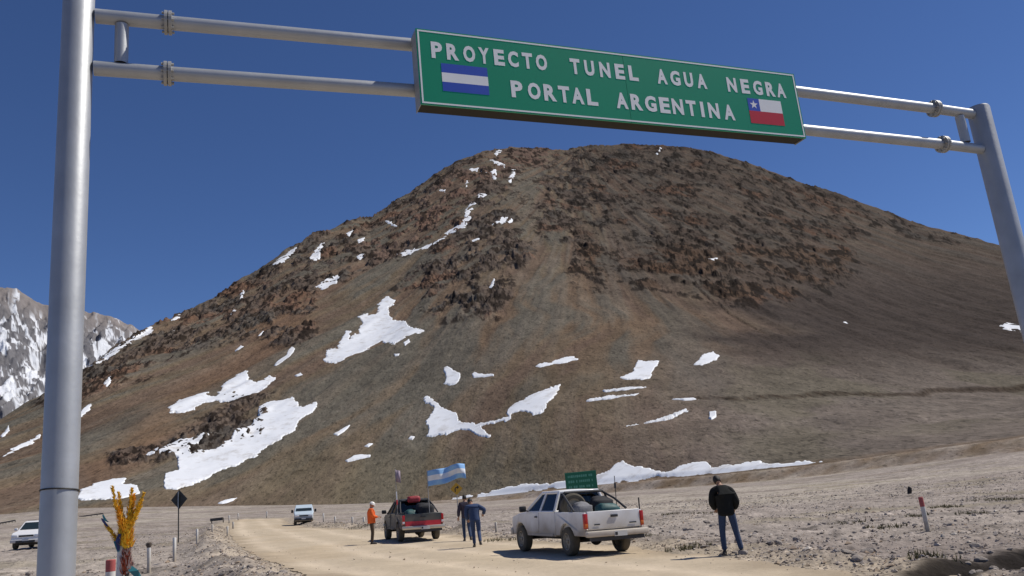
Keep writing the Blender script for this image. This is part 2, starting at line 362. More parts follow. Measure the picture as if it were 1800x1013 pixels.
def ground_z(x, y, fine=True):
    x = np.asarray(x, float); y = np.asarray(y, float); z = base_z(x, y); d = np.hypot(x, y)
    near = d < 130
    if np.ndim(z) == 0: return float(ground_z(x[None], y[None], fine)[0])
    xs, ys = x[near], y[near]; r = road_sd(xs, ys); dd = d[near]; add = np.zeros(xs.shape)
    # grader windrows along both verges
    wl = np.exp(-((r+1.3)/.8)**2)*(.30*smooth(-1, -4, xs-.0*ys)+.12*smooth(1, 4, xs))*(1+.7*fbm(xs*.5, ys*.5, 3, 40))
    add += np.clip(wl, 0, .6)*smooth(150, 60, dd)
    # slight dip and far lip along the painted shadow band, lower right
    far = np.zeros(xs.shape); sel = (xs > 3) & (dd < 40); far[sel] = (~pip(xs[sel], ys[sel], SHADE_BAND_NEAR)).astype(float)
    dc = shade_band_dist(xs, ys); add += -.05*np.exp(-(dc/.5)**4)+far*.09*smooth(.15, .45, dc)*smooth(1.6, .5, dc)
    add += smooth(-.3, -2.5, r)*(.10*fbm(xs*.35, ys*.35, 4, 20))*smooth(100, 40, dd)
    if fine: add += smooth(.1, -.8, r)*.045*fbm(xs*2.3, ys*2.3, 4, 22)
    z = z.copy(); z[near] += add
    return z

AZF = np.concatenate([np.arange(-80, -42, 1.0), np.arange(-42, -35, .25), np.arange(-35, 35.01, .064), np.arange(35.3, 42, .25), np.arange(43, 80.1, 1.0)])
def grid_faces(ni, nj, keep=None):
    i, j = np.meshgrid(np.arange(ni-1), np.arange(nj-1), indexing='ij'); a = i*nj+j
    q = np.stack([a, a+1, a+nj+1, a+nj], -1)[..., ::-1]
    return q[keep] if keep is not None else q.reshape(-1, 4)
def grid_obj(name, P, quads, rgb, mat, parent=None, smooth_sh=True):
    used = np.unique(quads); mp = np.full(len(P), -1); mp[used] = np.arange(len(used)); q = mp[quads]; V = P[used]
    me = bpy.data.meshes.new(name); me.vertices.add(len(V)); me.vertices.foreach_set('co', V.astype(np.float32).ravel())
    me.loops.add(q.size); me.loops.foreach_set('vertex_index', q.astype(np.int32).ravel())
    me.polygons.add(len(q)); me.polygons.foreach_set('loop_start', np.arange(0, q.size, q.shape[1], dtype=np.int32))
    me.polygons.foreach_set('use_smooth', np.full(len(q), smooth_sh))
    me.update(calc_edges=True)
    if rgb is not None:
        at = me.color_attributes.new('albedo', 'FLOAT_COLOR', 'POINT')
        at.data.foreach_set('color', np.concatenate([np.clip(rgb[used], 0, 1), np.ones((len(used), 1))], 1).astype(np.float32).ravel())
    me.materials.append(mat); me.validate()
    return put(bpy.data.objects.new(name, me), parent)
def mixc(A, B, t): return A*(1-t[..., None])+np.asarray(B)*t[..., None]

# ---- ground
AZG = np.concatenate([np.arange(-180, -80, 4.0), AZF, np.arange(84, 180.1, 4.0)])
rows = np.concatenate([np.geomspace(2.0, 10, 22)[:-1], np.geomspace(10, 60, 170)[:-1], np.geomspace(60, 1, 1)[:0]])
tt = np.linspace(0, 1, 90)
azr = np.radians(AZG)[:, None]
Dn = d_foot(np.clip(AZG, -80, 80))[:, None]
d_far = np.concatenate([60*np.power((Dn-12)/60, tt[None, :])[:, :-1], Dn-12+12*np.linspace(0, 1, 14)[None]], 1)
dg = np.concatenate([np.broadcast_to(rows[None], (len(AZG), len(rows))), d_far], 1)
GX, GY = dg*np.sin(azr), dg*np.cos(azr)
GZ = ground_z(GX.ravel(), GY.ravel()).reshape(GX.shape)
GZ[:, -1] = (HC+Dn*te_foot(np.clip(AZG, -80, 80))[:, None])[:, 0]
rs = road_sd(GX.ravel(), GY.ravel()).reshape(GX.shape)
mid = fbm(GX*.06, GY*.06, 4, 50); fin = fbm(GX*.5, GY*.5, 4, 51)
rgb = np.zeros(GX.shape+(3,))+np.array((.335, .285, .245))
rgb = mixc(rgb, (.40, .345, .285), smooth(-.1, .5, fbm(GX*.03, GY*.015, 4, 52)))
rgb = mixc(rgb, (.26, .215, .185), smooth(.0, .6, mid)*.8)
rgb = mixc(rgb, (.235, .20, .13), smooth(.25, .6, fbm(GX*.09, GY*.2, 4, 53))*.5)
rgb = mixc(rgb, (.42, .345, .255), smooth(-2.4, -.1, rs+.9*fin)*.85)
rgb = mixc(rgb, (.44, .38, .31), smooth(-2, -22, GX)*smooth(60, 30, dg)*.55*smooth(-.4, .3, mid+.4))    # trodden flat at the left
bkg = smooth(Dn-12.5, Dn-9, dg)*smooth(.3, 1.2, bank(np.clip(AZG, -80, 80)))[:, None]; rgb = mixc(rgb, (.205, .145, .092), bkg*np.clip(.6+.55*fbm(GX*.12, GY*.12, 4, 59), 0, 1))
shade_mask = np.exp(-(shade_band_dist(GX.ravel(), GY.ravel()).reshape(GX.shape)/.62)**6)
rgb = mixc(rgb, (.014, .011, .009), np.clip(shade_mask, 0, 1)*.97)  # near-black cast shadow put into the ground colour along the band
rgb *= np.array((.945, .965, .99)); rgb *= (1+.20*fin+.12*fbm(GX*.16, GY*.32, 5, 58))[..., None]
Pg = np.stack([GX, GY, GZ-.06*smooth(.0, .5, rs)], -1).reshape(-1, 3)
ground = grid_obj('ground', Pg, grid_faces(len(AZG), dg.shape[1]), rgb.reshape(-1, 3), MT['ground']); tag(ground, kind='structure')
# ---- road sheet on the same grid
wob = rs+.22*fbm(GX*1.1, GY*1.1, 4, 60)
cell = (wob[:-1, :-1]+wob[1:, :-1]+wob[:-1, 1:]+wob[1:, 1:])/4 > .02
rx = .5*(GX+0)  # wheel tracks follow the road: distance to the left edge
dl = pdist(GX.ravel(), GY.ravel(), RL, closed=False).reshape(GX.shape)
track = np.exp(-((np.mod(dl+.3*fbm(GX*.08, GY*.08, 3, 61), 2.3)-1.1)/.42)**2)
rz = GZ+.012-.022*track*smooth(70, 25, dg)+.014*fbm(GX*1.4, GY*1.4, 3, 62)+.03*fbm(GX*.25, GY*.25, 3, 64)*smooth(.1, 1.2, rs)
rr_ = np.zeros(GX.shape+(3,))+np.array((.475, .395, .29))
rr_ = mixc(rr_, (.575, .48, .36), track*.9)
rr_ = mixc(rr_, (.44, .35, .24), smooth(.0, .7, fbm(GX*.13, GY*.13, 4, 63))*.6)
rr_ = mixc(rr_, (.33, .265, .19), smooth(.9, 0, rs+.4*fin)*.7)
rr_ *= (1+.06*fin)[..., None]
road = grid_obj('road', np.stack([GX, GY, rz], -1).reshape(-1, 3), grid_faces(len(AZG), dg.shape[1], cell), rr_.reshape(-1, 3), MT['road']); tag(road, kind='structure')

# ---- mountain
NJ = 330
tj = np.concatenate([np.linspace(0, .03, 12)[:-1], np.linspace(.03, 1, NJ-20)[:-1], np.linspace(1, 1.35, 10)])
AZM = AZF; azm = np.radians(AZM)[:, None]
D1 = d_foot(AZM)[:, None]; D3 = d_ridge(AZM)[:, None]; H1 = HC+D1*te_foot(AZM)[:, None]; H3 = HC+D3*te_ridge(AZM)[:, None]; H3S = HC+D3*te_soft(AZM)[:, None]; BK = bank(AZM)[:, None]
_fa = soften(lambda z: np.interp(z, [-33, 0, 12, 31], [.80, .72, .50, .30]), 3); _fp = soften(lambda z: np.interp(z, [0, 12, 31], [2, 2.0, 2.3]), 3)
def mprof(t, H1, H3, azg):
    a = _fa(azg); p = _fp(azg)
    tc = np.clip(t, 0, 1); He = H3S+(H3-H3S)*smooth(.55, 1, tc); return H1+(He-H1)*(a*tc+(1-a)*tc**p)
dm = D1+(D3-D1)*tj[None]
MX, MY = dm*np.sin(azm), dm*np.cos(azm)
Zs = mprof(tj[None], H1, H3, AZM[:, None])
over = np.clip(tj[None]-1, 0, 1); Zs = Zs-over*(D3-D1)*(.25+.9*over)
PU, PV = project(MX, MY, np.where(tj[None] > 1, mprof(np.ones_like(tj)[None], H1, H3, AZM[:, None]), Zs))
SX, SY = 1340*math.sin(math.radians(6)), 1340*math.cos(math.radians(6))       # summit, plan
sa = np.arctan2(MX-SX, MY-SY); sr = np.hypot(MX-SX, MY-SY)
wu = 14*fbm(MX*.012, MY*.012, 4, 70); wv = 14*fbm(MX*.012, MY*.012, 4, 75)
U2, V2 = PU+wu*1.3, PV+wv
def region(poly, soft): return smooth(-soft, soft, sdist(U2.ravel(), V2.ravel(), poly).reshape(U2.shape))
CR1 = [(60, 705), (137, 640), (268, 560), (400, 500), (600, 385), (740, 315), (850, 255), (935, 250), (925, 330), (885, 390), (850, 420), (790, 400), (740, 430), (690, 455), (640, 465), (560, 495), (500, 560), (430, 590), (330, 628), (250, 660), (160, 690), (100, 720)]
CR2 = [(930, 240), (1000, 250), (1200, 245), (1320, 275), (1450, 325), (1560, 370), (1500, 420), (1500, 500), (1380, 525), (1260, 530), (1180, 510), (1100, 520), (1010, 512), (1000, 440), (950, 430), (900, 495), (870, 560), (760, 555), (700, 510), (770, 440), (850, 400), (890, 360)]
CR3 = [(500, 520), (560, 510), (560, 570), (520, 620), (470, 610), (430, 600), (470, 560)]
CR4 = [(350, 735), (420, 700), (480, 690), (450, 760), (370, 800), (270, 815), (200, 820), (190, 790), (260, 780)]
CR5 = [(1430, 330), (1610, 380), (1720, 415), (1740, 430), (1600, 420), (1500, 380)]
CR6 = [(1000, 420), (1180, 440), (1500, 430), (1480, 500), (1300, 520), (1240, 540), (1000, 510)]
T1 = [(905, 300), (955, 300), (950, 400), (1000, 430), (1010, 520), (960, 600), (880, 640), (870, 560), (930, 480), (935, 430), (900, 400)]
T2 = [(1100, 340), (1160, 340), (1140, 420), (1110, 480), (1130, 560), (1050, 560), (1060, 480), (1040, 440), (1080, 390)]
crag = np.maximum.reduce([region(CR1, 14), region(CR2, 22), region(CR3, 10)*.8, region(CR4, 9)*.6, region(CR5, 8)*.6])
crag *= 1-.85*region(T1, 14)*1.0; crag *= 1-.7*region(T2, 14)
patchy = fbm(MX*.016, MY*.016, 4, 80)
cfine = fbm(MX*.045+.4*patchy, MY*.03, 5, 82, gain=.6)
AZ2 = AZM[:, None]+.10*cfine; led = fbm(AZ2*.95, tj[None]*34+1.2*patchy+.12*AZ2, 6, 183, gain=.62)
cover = smooth(-.30, .30, .6*patchy+.6*cfine+.25*led)
crag = np.clip(crag*(.10+.95*cover), 0, 1)
c_right = region(CR6, 16)
# relief: gullies running down from the summit, broken rock, strata on the right
streak = fbm(sa*26+.5*fbm(MX*.006, MY*.006, 3, 84), sr*.0035, 5, 85)
streak2 = fbm(sa*90, sr*.006, 4, 88)
edge = smooth(0, .07, tj[None])*np.ones_like(MX)
rk = ridged(MX*.030+.3*patchy, MY*.022, 5, 90)-1.0
rk2 = ridged(MX*.10, MY*.07, 4, 96)-.9; rk3 = ridged(MX*.30, MY*.2, 2, 99)-.6
strata = fbm(MX*.009, Zs*.085+.6*fbm(MX*.01, MY*.01, 3, 101), 4, 100)
amp = edge*smooth(1.36, 1.0, tj[None])
rib = ridged(sa*30+.25*patchy, sr*.011+.3*cfine, 4, 92)-.9
bed = ridged(MX*.007, (Zs+.14*MX)*.055+.25*patchy, 4, 93)-.9
lf = .42+.48*smooth(1000, 820, PU)
Zm = Zs+amp*(crag*(lf*(1.8*rib+1.0*rk+1.4*rk2)+.9*rk3+(1.9+.3*c_right)*np.clip(led, -.5, .6)+(.6+1.0*c_right)*bed+.8*strata)+(1-crag)*(2.2*streak+.7*streak2)*smooth(.05, .35, tj[None])+.5*fbm(MX*.05, MY*.05, 4, 105))
Zm += edge*crag*1.5
# lower right apron: uneven stony ground, a cut bank along an old track
apron = smooth(1000, 1400, PU)*smooth(520, 640, PV)
Zm += edge*apron*(.9*fbm(MX*.03, MY*.03, 4, 110)+.35*fbm(MX*.12, MY*.12, 3, 114))
TRK = [(1090, 698), (1200, 699), (1300, 694), (1420, 690.5), (1580, 688), (1612, 685), (1640, 681), (1800, 675), (2100, 664)]
vt = np.interp(PU, [p[0] for p in TRK], [p[1] for p in TRK]); vt = np.where((PU < 1090), -999, vt+1.4*fbm(PU*.02, PU*0, 3, 120))
cut = smooth(0, 2.5, PV-vt)*smooth(45, 3, PV-vt)*smooth(1100, 1350, PU)
Zm -= edge*cut*1.6*np.interp(PU, [1100, 1600, 1650], [.5, .7, 1.2])
trk = np.exp(-((PV-vt-1.2)/1.5)**2)*smooth(1120, 1250, PU)
# the bank where the valley floor meets the slope

# colours (bare rock and scree)
C = np.zeros(MX.shape+(3,))+np.array((.158, .126, .086))
C = mixc(C, (.185, .128, .085), smooth(-.25, .55, fbm(sa*9, sr*.003, 4, 130))*.7)
C = mixc(C, (.128, .122, .100), smooth(-.05, .35, streak)*.85)
C = mixc(C, (.150, .104, .080), smooth(.05, .4, -streak)*.6); C = mixc(C, (.20, .165, .125), smooth(.1, .5, streak2)*.35)
C = mixc(C, (.125, .088, .062), smooth(500, 200, PU)*smooth(.1, .6, fbm(sa*14, sr*.004, 4, 133))*.5)
C = mixc(C, (.185, .115, .070), region([(440, 560), (520, 520), (560, 560), (500, 620), (330, 730), (260, 800), (160, 860), (150, 820), (300, 690), (420, 620)], 26)*.55)
right = smooth(1050, 1450, PU)*smooth(430, 560, PV); C = mixc(C, (.135, .098, .074), right*.6)
C = mixc(C, (.20, .175, .15), apron*smooth(560, 680, PV)*.85)
C = mixc(C, (.17, .155, .11), apron*smooth(.0, .5, fbm(MX*.02, MY*.008, 4, 135))*.6)
low = smooth(760, 830, PV)*smooth(300, 600, PU)*smooth(1100, 800, PU); C = mixc(C, (.15, .13, .088), low*.6)
rockc = np.zeros_like(C)+np.array((.118, .094, .076)); rockc = mixc(rockc, (.17, .105, .072), smooth(.0, .5, fbm(MX*.011, MY*.011, 4, 140)))
rockc = mixc(rockc, (.10, .092, .080), smooth(.1, .5, fbm(MX*.02, MY*.02, 4, 144))*.8)
rockc = mixc(rockc, (.185, .115, .072), c_right*smooth(-.3, .3, patchy)*.6)
rockc = mixc(rockc, (.19, .125, .095), region([(640, 420), (760, 340), (870, 255), (970, 250), (950, 300), (860, 320), (810, 380), (740, 430), (660, 460)], 14)*.6)
varn = smooth(.05, .30, fbm(AZ2*1.5, tj[None]*52+1.0*patchy, 6, 146, gain=.7)+.32*cfine+.22*patchy-.02+.16*c_right)
rockc = mixc(rockc, (.024, .018, .014), varn*.9)
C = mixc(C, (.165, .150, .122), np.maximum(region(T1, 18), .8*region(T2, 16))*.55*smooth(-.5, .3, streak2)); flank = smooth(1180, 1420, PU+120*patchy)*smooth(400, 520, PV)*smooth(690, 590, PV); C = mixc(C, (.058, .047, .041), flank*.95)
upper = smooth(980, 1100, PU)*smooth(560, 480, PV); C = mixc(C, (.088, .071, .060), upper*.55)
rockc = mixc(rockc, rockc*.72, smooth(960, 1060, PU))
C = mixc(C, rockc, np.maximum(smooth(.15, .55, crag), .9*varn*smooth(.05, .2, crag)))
C = mixc(C, (.052, .036, .024), np.clip(trk, 0, 1)*.9)
bkc = (1-smooth(1, 6, dm-D1))*smooth(.3, 1.5, BK*np.ones_like(dm)); C = mixc(C, (.215, .155, .10), bkc*np.clip(.55+.5*fbm(MX*.05, MY*.05, 4, 160), 0, 1))
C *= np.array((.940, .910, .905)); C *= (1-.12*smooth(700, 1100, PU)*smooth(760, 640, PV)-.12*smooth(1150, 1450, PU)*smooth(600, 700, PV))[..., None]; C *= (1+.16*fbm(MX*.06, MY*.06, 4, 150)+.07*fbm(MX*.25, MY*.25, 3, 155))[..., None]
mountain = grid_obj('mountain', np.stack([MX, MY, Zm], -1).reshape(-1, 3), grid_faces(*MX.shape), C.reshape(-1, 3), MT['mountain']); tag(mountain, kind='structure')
# plain beyond and behind, closing the valley out of view
pv = [(r*math.sin(a), r*math.cos(a), base_z(r*math.sin(a), r*math.cos(a))-4 if r < 400 else -6) for r in (310, 9000) for a in np.radians(np.arange(0, 360, 5))]
npl = 72; mesh('plain', pv, [(i, (i+1) % npl, npl+(i+1) % npl, npl+i) for i in range(npl)], pm('far_plain', (.2, .17, .14), .95)); tag(bpy.data.objects['plain'], kind='structure')

# ---- snow patches lying on the mountain
def drape(t_idx, zarr, i): return None
P4 = lambda L: [(100+x*.4936, 400+y*.4936) for x, y in L]
P5 = lambda L: [(x/2.413, 480+y/2.413) for x, y in L]
P2 = lambda L: [(600+x*.34542, 230+y*.34542) for x, y in L]
P6 = lambda L: [(700+x*.33557, 560+y*.33557) for x, y in L]
SNOW = [P4(p) for p in [
 [(370, 905), (385, 880), (430, 865), (428, 830), (390, 810), (310, 822), (320, 810), (385, 795), (400, 775), (440, 768), (500, 745), (550, 745), (520, 770), (470, 805), (480, 815), (560, 800), (620, 765), (640, 735), (700, 705), (720, 680), (718, 650), (750, 625), (840, 605), (860, 630), (880, 640), (928, 625), (915, 655), (860, 700), (800, 760), (700, 815), (600, 860), (500, 915), (430, 940), (385, 935)],
 [(385, 665), (440, 625), (500, 605), (560, 598), (610, 555), (640, 520), (690, 512), (680, 545), (710, 550), (780, 522), (775, 540), (700, 590), (620, 620), (540, 630), (450, 665), (400, 670)],
 [(950, 470), (960, 435), (1000, 425), (1030, 375), (1045, 375), (1035, 405), (1075, 375), (1085, 350), (1070, 320), (1130, 310), (1145, 280), (1175, 238), (1200, 260), (1180, 280), (1190, 320), (1250, 338), (1270, 370), (1308, 370), (1255, 400), (1200, 425), (1165, 425), (1160, 395), (1120, 430), (1060, 450), (1010, 480), (970, 480)],
 [(72, 965), (75, 945), (130, 915), (200, 895), (250, 895), (235, 912), (290, 920), (295, 945), (230, 965), (130, 968)],
 [(770, 495), (820, 460), (835, 430), (850, 440), (825, 470), (780, 502)], [(630, 435), (655, 415), (667, 420), (645, 440)],
 [(985, 735), (1040, 700), (1052, 703), (1000, 742)], [(1028, 832), (1060, 812), (1120, 808), (1118, 820), (1070, 828), (1035, 837)],
 [(1090, 778), (1110, 765), (1135, 765), (1110, 782)], [(560, 985), (600, 970), (650, 960), (630, 975), (590, 988)],
 [(922, 210), (960, 185), (1000, 172), (1012, 178), (995, 200), (950, 218)], [(895, 125), (910, 90), (940, 60), (957, 55), (940, 90), (935, 115), (910, 125)],
 [(770, 135), (800, 105), (850, 72), (862, 74), (830, 107), (785, 138)], [(650, 265), (653, 230), (666, 223), (667, 262)],
 [(615, 320), (630, 297), (642, 300), (627, 322)], [(405, 333), (430, 316), (442, 320), (415, 339)],
 [(110, 500), (150, 470), (250, 410), (330, 364), (340, 368), (260, 416), (160, 480), (120, 505)], [(165, 570), (185, 546), (202, 547), (177, 574)],
 [(72, 675), (80, 655), (120, 628), (125, 638), (90, 668)], [(1028, 27), (1050, 8), (1062, 12), (1042, 32)], [(1070, 45), (1090, 38), (1097, 55), (1076, 62)],
 [(1068, 106), (1095, 96), (1102, 107), (1080, 114)], [(846, 521), (868, 511), (877, 520), (855, 527)], [(1233, 420), (1255, 403), (1260, 415), (1240, 432)],
 [(713, 387), (735, 363), (740, 370), (720, 390)], [(393, 391), (415, 370), (424, 376), (402, 395)], [(1200, 458), (1222, 456), (1218, 466), (1204, 466)]]]
SNOW += [P5(p) for p in [[(0, 768), (60, 735), (172, 672), (176, 695), (100, 730), (20, 768)], [(0, 688), (35, 658), (44, 667), (10, 695)]]]
SNOW += [P2(p) for p in [
 [(285, 637), (310, 613), (400, 598), (490, 563), (540, 513), (600, 478), (625, 440), (638, 395), (673, 366), (682, 378), (654, 410), (644, 460), (634, 502), (580, 514), (542, 537), (482, 577), (400, 614), (320, 637)],
 [(763, 487), (800, 458), (860, 441), (872, 457), (820, 477)], [(688, 337), (700, 320), (745, 324), (720, 342)], [(648, 209), (658, 194), (702, 185), (692, 207)],
 [(758, 205), (775, 193), (791, 200), (788, 247), (776, 252)], [(848, 264), (868, 205), (887, 203), (882, 240), (862, 264)], [(755, 150), (790, 156), (832, 173), (830, 190), (800, 177)],
 [(778, 117), (805, 93), (818, 105), (790, 128)], [(713, 205), (727, 198), (748, 222), (738, 230)], [(213, 465), (235, 458), (292, 490), (285, 499)], [(753, 797), (775, 748), (786, 755), (771, 802)],
 [(22, 530), (60, 498), (70, 508), (45, 535)], [(88, 560), (120, 543), (107, 578)], [(78, 652), (120, 630), (124, 645), (95, 659)], [(493, 301), (530, 295), (527, 309)], [(1601, 119), (1625, 83), (1633, 90), (1612, 124)],
 [(628, 267), (640, 248), (648, 260), (637, 292)], [(637, 572), (660, 558), (707, 548), (690, 564)], [(160, 690), (185, 686), (180, 694)]]]
SNOW += [P6(p) for p in [
 [(238, 345), (250, 315), (238, 262), (255, 250), (275, 265), (325, 285), (328, 310), (305, 350), (270, 350)], [(386, 298), (400, 286), (420, 294), (510, 291), (502, 307), (440, 312), (395, 314)],
 [(718, 252), (740, 233), (800, 226), (880, 198), (925, 193), (930, 206), (967, 206), (940, 219), (870, 232), (800, 242), (745, 260)],
 [(128, 435), (145, 415), (195, 435), (240, 470), (300, 500), (310, 530), (380, 545), (480, 538), (575, 518), (565, 488), (600, 462), (680, 410), (760, 365), (845, 343), (845, 370), (825, 430), (760, 480), (710, 507), (640, 495), (600, 505), (590, 529), (500, 547), (435, 567), (440, 587), (490, 615), (520, 622), (470, 627), (410, 612), (370, 592), (310, 590), (260, 610), (150, 612), (160, 570), (140, 545), (175, 510), (180, 470), (140, 450)],
 [(1165, 312), (1225, 285), (1255, 215), (1300, 225), (1375, 215), (1350, 260), (1320, 310), (1290, 328), (1200, 325)], [(1545, 245), (1570, 222), (1650, 172), (1685, 205), (1665, 230), (1590, 258)],
 [(1068, 371), (1150, 368), (1240, 358), (1332, 355), (1260, 370), (1190, 376), (1080, 380)], [(968, 434), (1040, 420), (1180, 402), (1287, 386), (1240, 412), (1130, 424), (1010, 435)],
 [(1163, 573), (1240, 548), (1330, 528), (1440, 488), (1510, 465), (1518, 480), (1430, 515), (1320, 553), (1200, 576)], [(1623, 510), (1626, 480), (1667, 476), (1662, 505), (1640, 524)],
 [(1408, 423), (1500, 419), (1577, 423), (1500, 434)], [(48, 632), (65, 613), (92, 616), (75, 634)]]]
SNOW += [[(780, 877.5), (810, 873), (888, 859), (955, 849), (1015, 844), (1035, 837), (1069, 827), (1083, 815), (1096, 814), (1112, 822), (1150, 827), (1180, 827), (1197, 817), (1217, 811), (1244, 813), (1250, 822), (1300, 817), (1325, 815), (1390, 817), (1445, 812), (1390, 820.0), (1300, 829), (1200, 838.5), (1100, 847), (1000, 857), (940, 864), (860, 872), (800, 878)],
 [(1757, 573), (1775, 569), (1800, 575), (1795, 581), (1770, 578)], [(1243, 455.5), (1262, 453.5), (1262, 458), (1248, 458.5)], [(1480, 567), (1495, 564), (1492, 569)], [(575, 889), (592, 885.5), (602, 888)]]
te_tab = (np.maximum.accumulate((mprof(tj[None], H1, H3, AZM[:, None])-HC)/dm, 1))
ok = tj <= 1
def inv_t(az, te):
    i = np.clip(np.searchsorted(AZM, az)-1, 0, len(AZM)-2); f = (az-AZM[i])/(AZM[i+1]-AZM[i]); out = np.zeros(len(az))
    for k in range(len(az)):
        row = te_tab[i[k], ok]*(1-f[k])+te_tab[i[k]+1, ok]*f[k]; out[k] = np.interp(te[k], row, tj[ok])
    return out
def surf(az, t):
    i = np.clip(np.searchsorted(AZM, az)-1, 0, len(AZM)-2); f = np.clip((az-AZM[i])/(AZM[i+1]-AZM[i]), 0, 1)
    j = np.clip(np.searchsorted(tj, t)-1, 0, len(tj)-2); g = np.clip((t-tj[j])/(tj[j+1]-tj[j]), 0, 1)
    def b(A): return (A[i, j]*(1-f)+A[i+1, j]*f)*(1-g)+(A[i, j+1]*(1-f)+A[i+1, j+1]*f)*g
    return b(MX), b(MY), b(Zb), b(Zs)
def blur(A, n, ax):
    k = np.hanning(2*n+3)[1:-1]; k /= k.sum(); P_ = np.pad(A, [(n, n) if i == ax else (0, 0) for i in (0, 1)], 'edge'); out = np.zeros_like(A)
    for i, w_ in enumerate(k): out += w_*(P_[i:i+A.shape[0]] if ax == 0 else P_[:, i:i+A.shape[1]])
    return out
Zb = blur(blur(Zm, 9, 0), 2, 1)
for poly in SNOW:
    pa = np.array(poly); dens = []
    for a, b in zip(pa, np.roll(pa, -1, 0)):
        n = max(1, int(np.hypot(*(b-a))/6)); dens += [a+(b-a)*k/n for k in range(n)]
    dens = np.array(dens); az, te = aztan(dens[:, 0], dens[:, 1]); t = inv_t(az, te)
    a0, a1, t0, t1 = az.min()-.08, az.max()+.08, max(0, t.min()-.004), min(1.0, t.max()+.004)
    na = int(np.clip((a1-a0)/.025, 16, 460)); ntt = int(np.clip((t1-t0)/(.0016 if t0 > .12 else .0007), 24, 210))
    A, T = np.meshgrid(np.linspace(a0, a1, na), np.linspace(t0, t1, ntt), indexing='ij')
    X, Y, Z, Zf = surf(A.ravel(), T.ravel()); u, v = project(X, Y, Zf)
    big = min(1, (np.ptp(pa[:, 0])+np.ptp(pa[:, 1]))/160)
    jn = (1.6+2.8*big)*fbm(X*.055, Y*.05, 5, 170, gain=.7)
    s = sdist(u, v, poly)+jn*(.35+.65*big)
    th = -.35+.72*smooth(-.4, 1.6, s)+.16*fbm(X*.06, Y*.06, 4, 180)*smooth(0, 4, s); th = np.where(T.ravel() < .004, th*smooth(0, .004, T.ravel())-.35*(1-smooth(0, .004, T.ravel())), th)
    S = s.reshape(A.shape); keep = ((S[:-1, :-1]+S[1:, :-1]+S[:-1, 1:]+S[1:, 1:])/4 > -.4)
    if keep.sum() < 3: continue
    smz = Z+th
    grid_obj('snow_patch', np.stack([X, Y, smz], -1), grid_faces(na, ntt, keep), None, MT['snow'], mountain)

# ---- snowy range far behind, at the left
FAR = [(-60, 500), (0, 505), (30, 511), (52, 525), (75, 540), (110, 542), (140, 544), (165, 551), (190, 555), (207, 560), (225, 570), (243, 579), (300, 600), (420, 650)]
azf = np.arange(-52, -14, .05); te_f = curve(FAR, [(-60, .16), (-48, .25), (-40, .24)], [(-10, .02)])(azf)
tf = np.linspace(0, 1.25, 210); df = 2300+1500*tf[None]*np.ones((len(azf), 1))
FX, FY = df*np.sin(np.radians(azf))[:, None], df*np.cos(np.radians(azf))[:, None]
Hf = HC+3800*te_f[:, None]; tfc = np.clip(tf, 0, 1)[None]
Zf = 40+(Hf-40)*(.55*tfc+.45*tfc**2)-np.clip(tf-1, 0, 1)[None]*900
rf = ridged(FX*.0055+.3*fbm(FX*.003, FY*.003, 3, 199), FY*.0022, 6, 200, gain=.6)-1; rf2 = ridged(FX*.018+.5*rf, FY*.006, 4, 205)-.9
Z0f = Zf; Zf = Zf+smooth(0, .2, tf)[None]*smooth(1.06, .98, tf)[None]*(28*rf+9*rf2*smooth(.25, .6, tf)[None]+6*fbm(FX*.03, FY*.03, 4, 207))*np.interp(tf, [0, .9, 1], [1, 1, .35])[None]
A_ = azf[:, None]*np.ones_like(FX); T_ = tf[None]*np.ones_like(FX); wt = smooth(.56, .76, T_+.06*fbm(A_*1.5, T_*3, 3, 217))
st_ = fbm(A_*1.9+7*T_+.5*fbm(A_*1.2, T_*8, 3, 211), T_*11, 6, 210, gain=.7)-.12*np.clip(rf2, -1, 1); bd_ = fbm(A_*.75+.3*fbm(A_*2, T_*9, 3, 212), T_*19, 6, 215, gain=.62)
snowm = smooth(-.02, .16, st_*wt+(bd_+.06)*(1-wt)-.10)*smooth(1.0, .90, T_+.10*fbm(A_*1.3, T_*4, 4, 216))
Cf = np.zeros(FX.shape+(3,))+np.array((.165, .16, .168)); Cf = mixc(Cf, (.12, .118, .128), smooth(.1, .5, rf2)); Cf = mixc(Cf, (.22, .195, .185), smooth(.86, 1.0, tf)[None]*np.ones_like(FX)); Cf = mixc(Cf, (.66, .68, .72), snowm)
tag(grid_obj('snowy_mountain', np.stack([FX, FY, Zf], -1).reshape(-1, 3), grid_faces(*FX.shape), Cf.reshape(-1, 3), MT['far']), kind='structure')

# ------------------------------------------------------------------ placing helpers
def gp(u, v):
    x, y = hit(u, v); return Vector((x, y, float(ground_z(np.array([x]), np.array([y]), False)[0])))
def upright(): return Matrix.Identity(3)
def facing(dx, dy, x, y, sink=None):
    """rotation: local +X along (dx,dy), standing on the tilted ground"""
    e = .6; zx = float(base_z(x+e, y)-base_z(x-e, y))/(2*e); zy = float(base_z(x, y+e)-base_z(x, y-e))/(2*e)
    n = Vector((-zx, -zy, 1)).normalized(); f = Vector((dx, dy, dx*zx+dy*zy)).normalized(); l = n.cross(f).normalized(); f = l.cross(n)
    return Matrix((f, l, n)).transposed()
def road_top(x, y):
    return float(ground_z(np.array([x]), np.array([y]), False)[0])

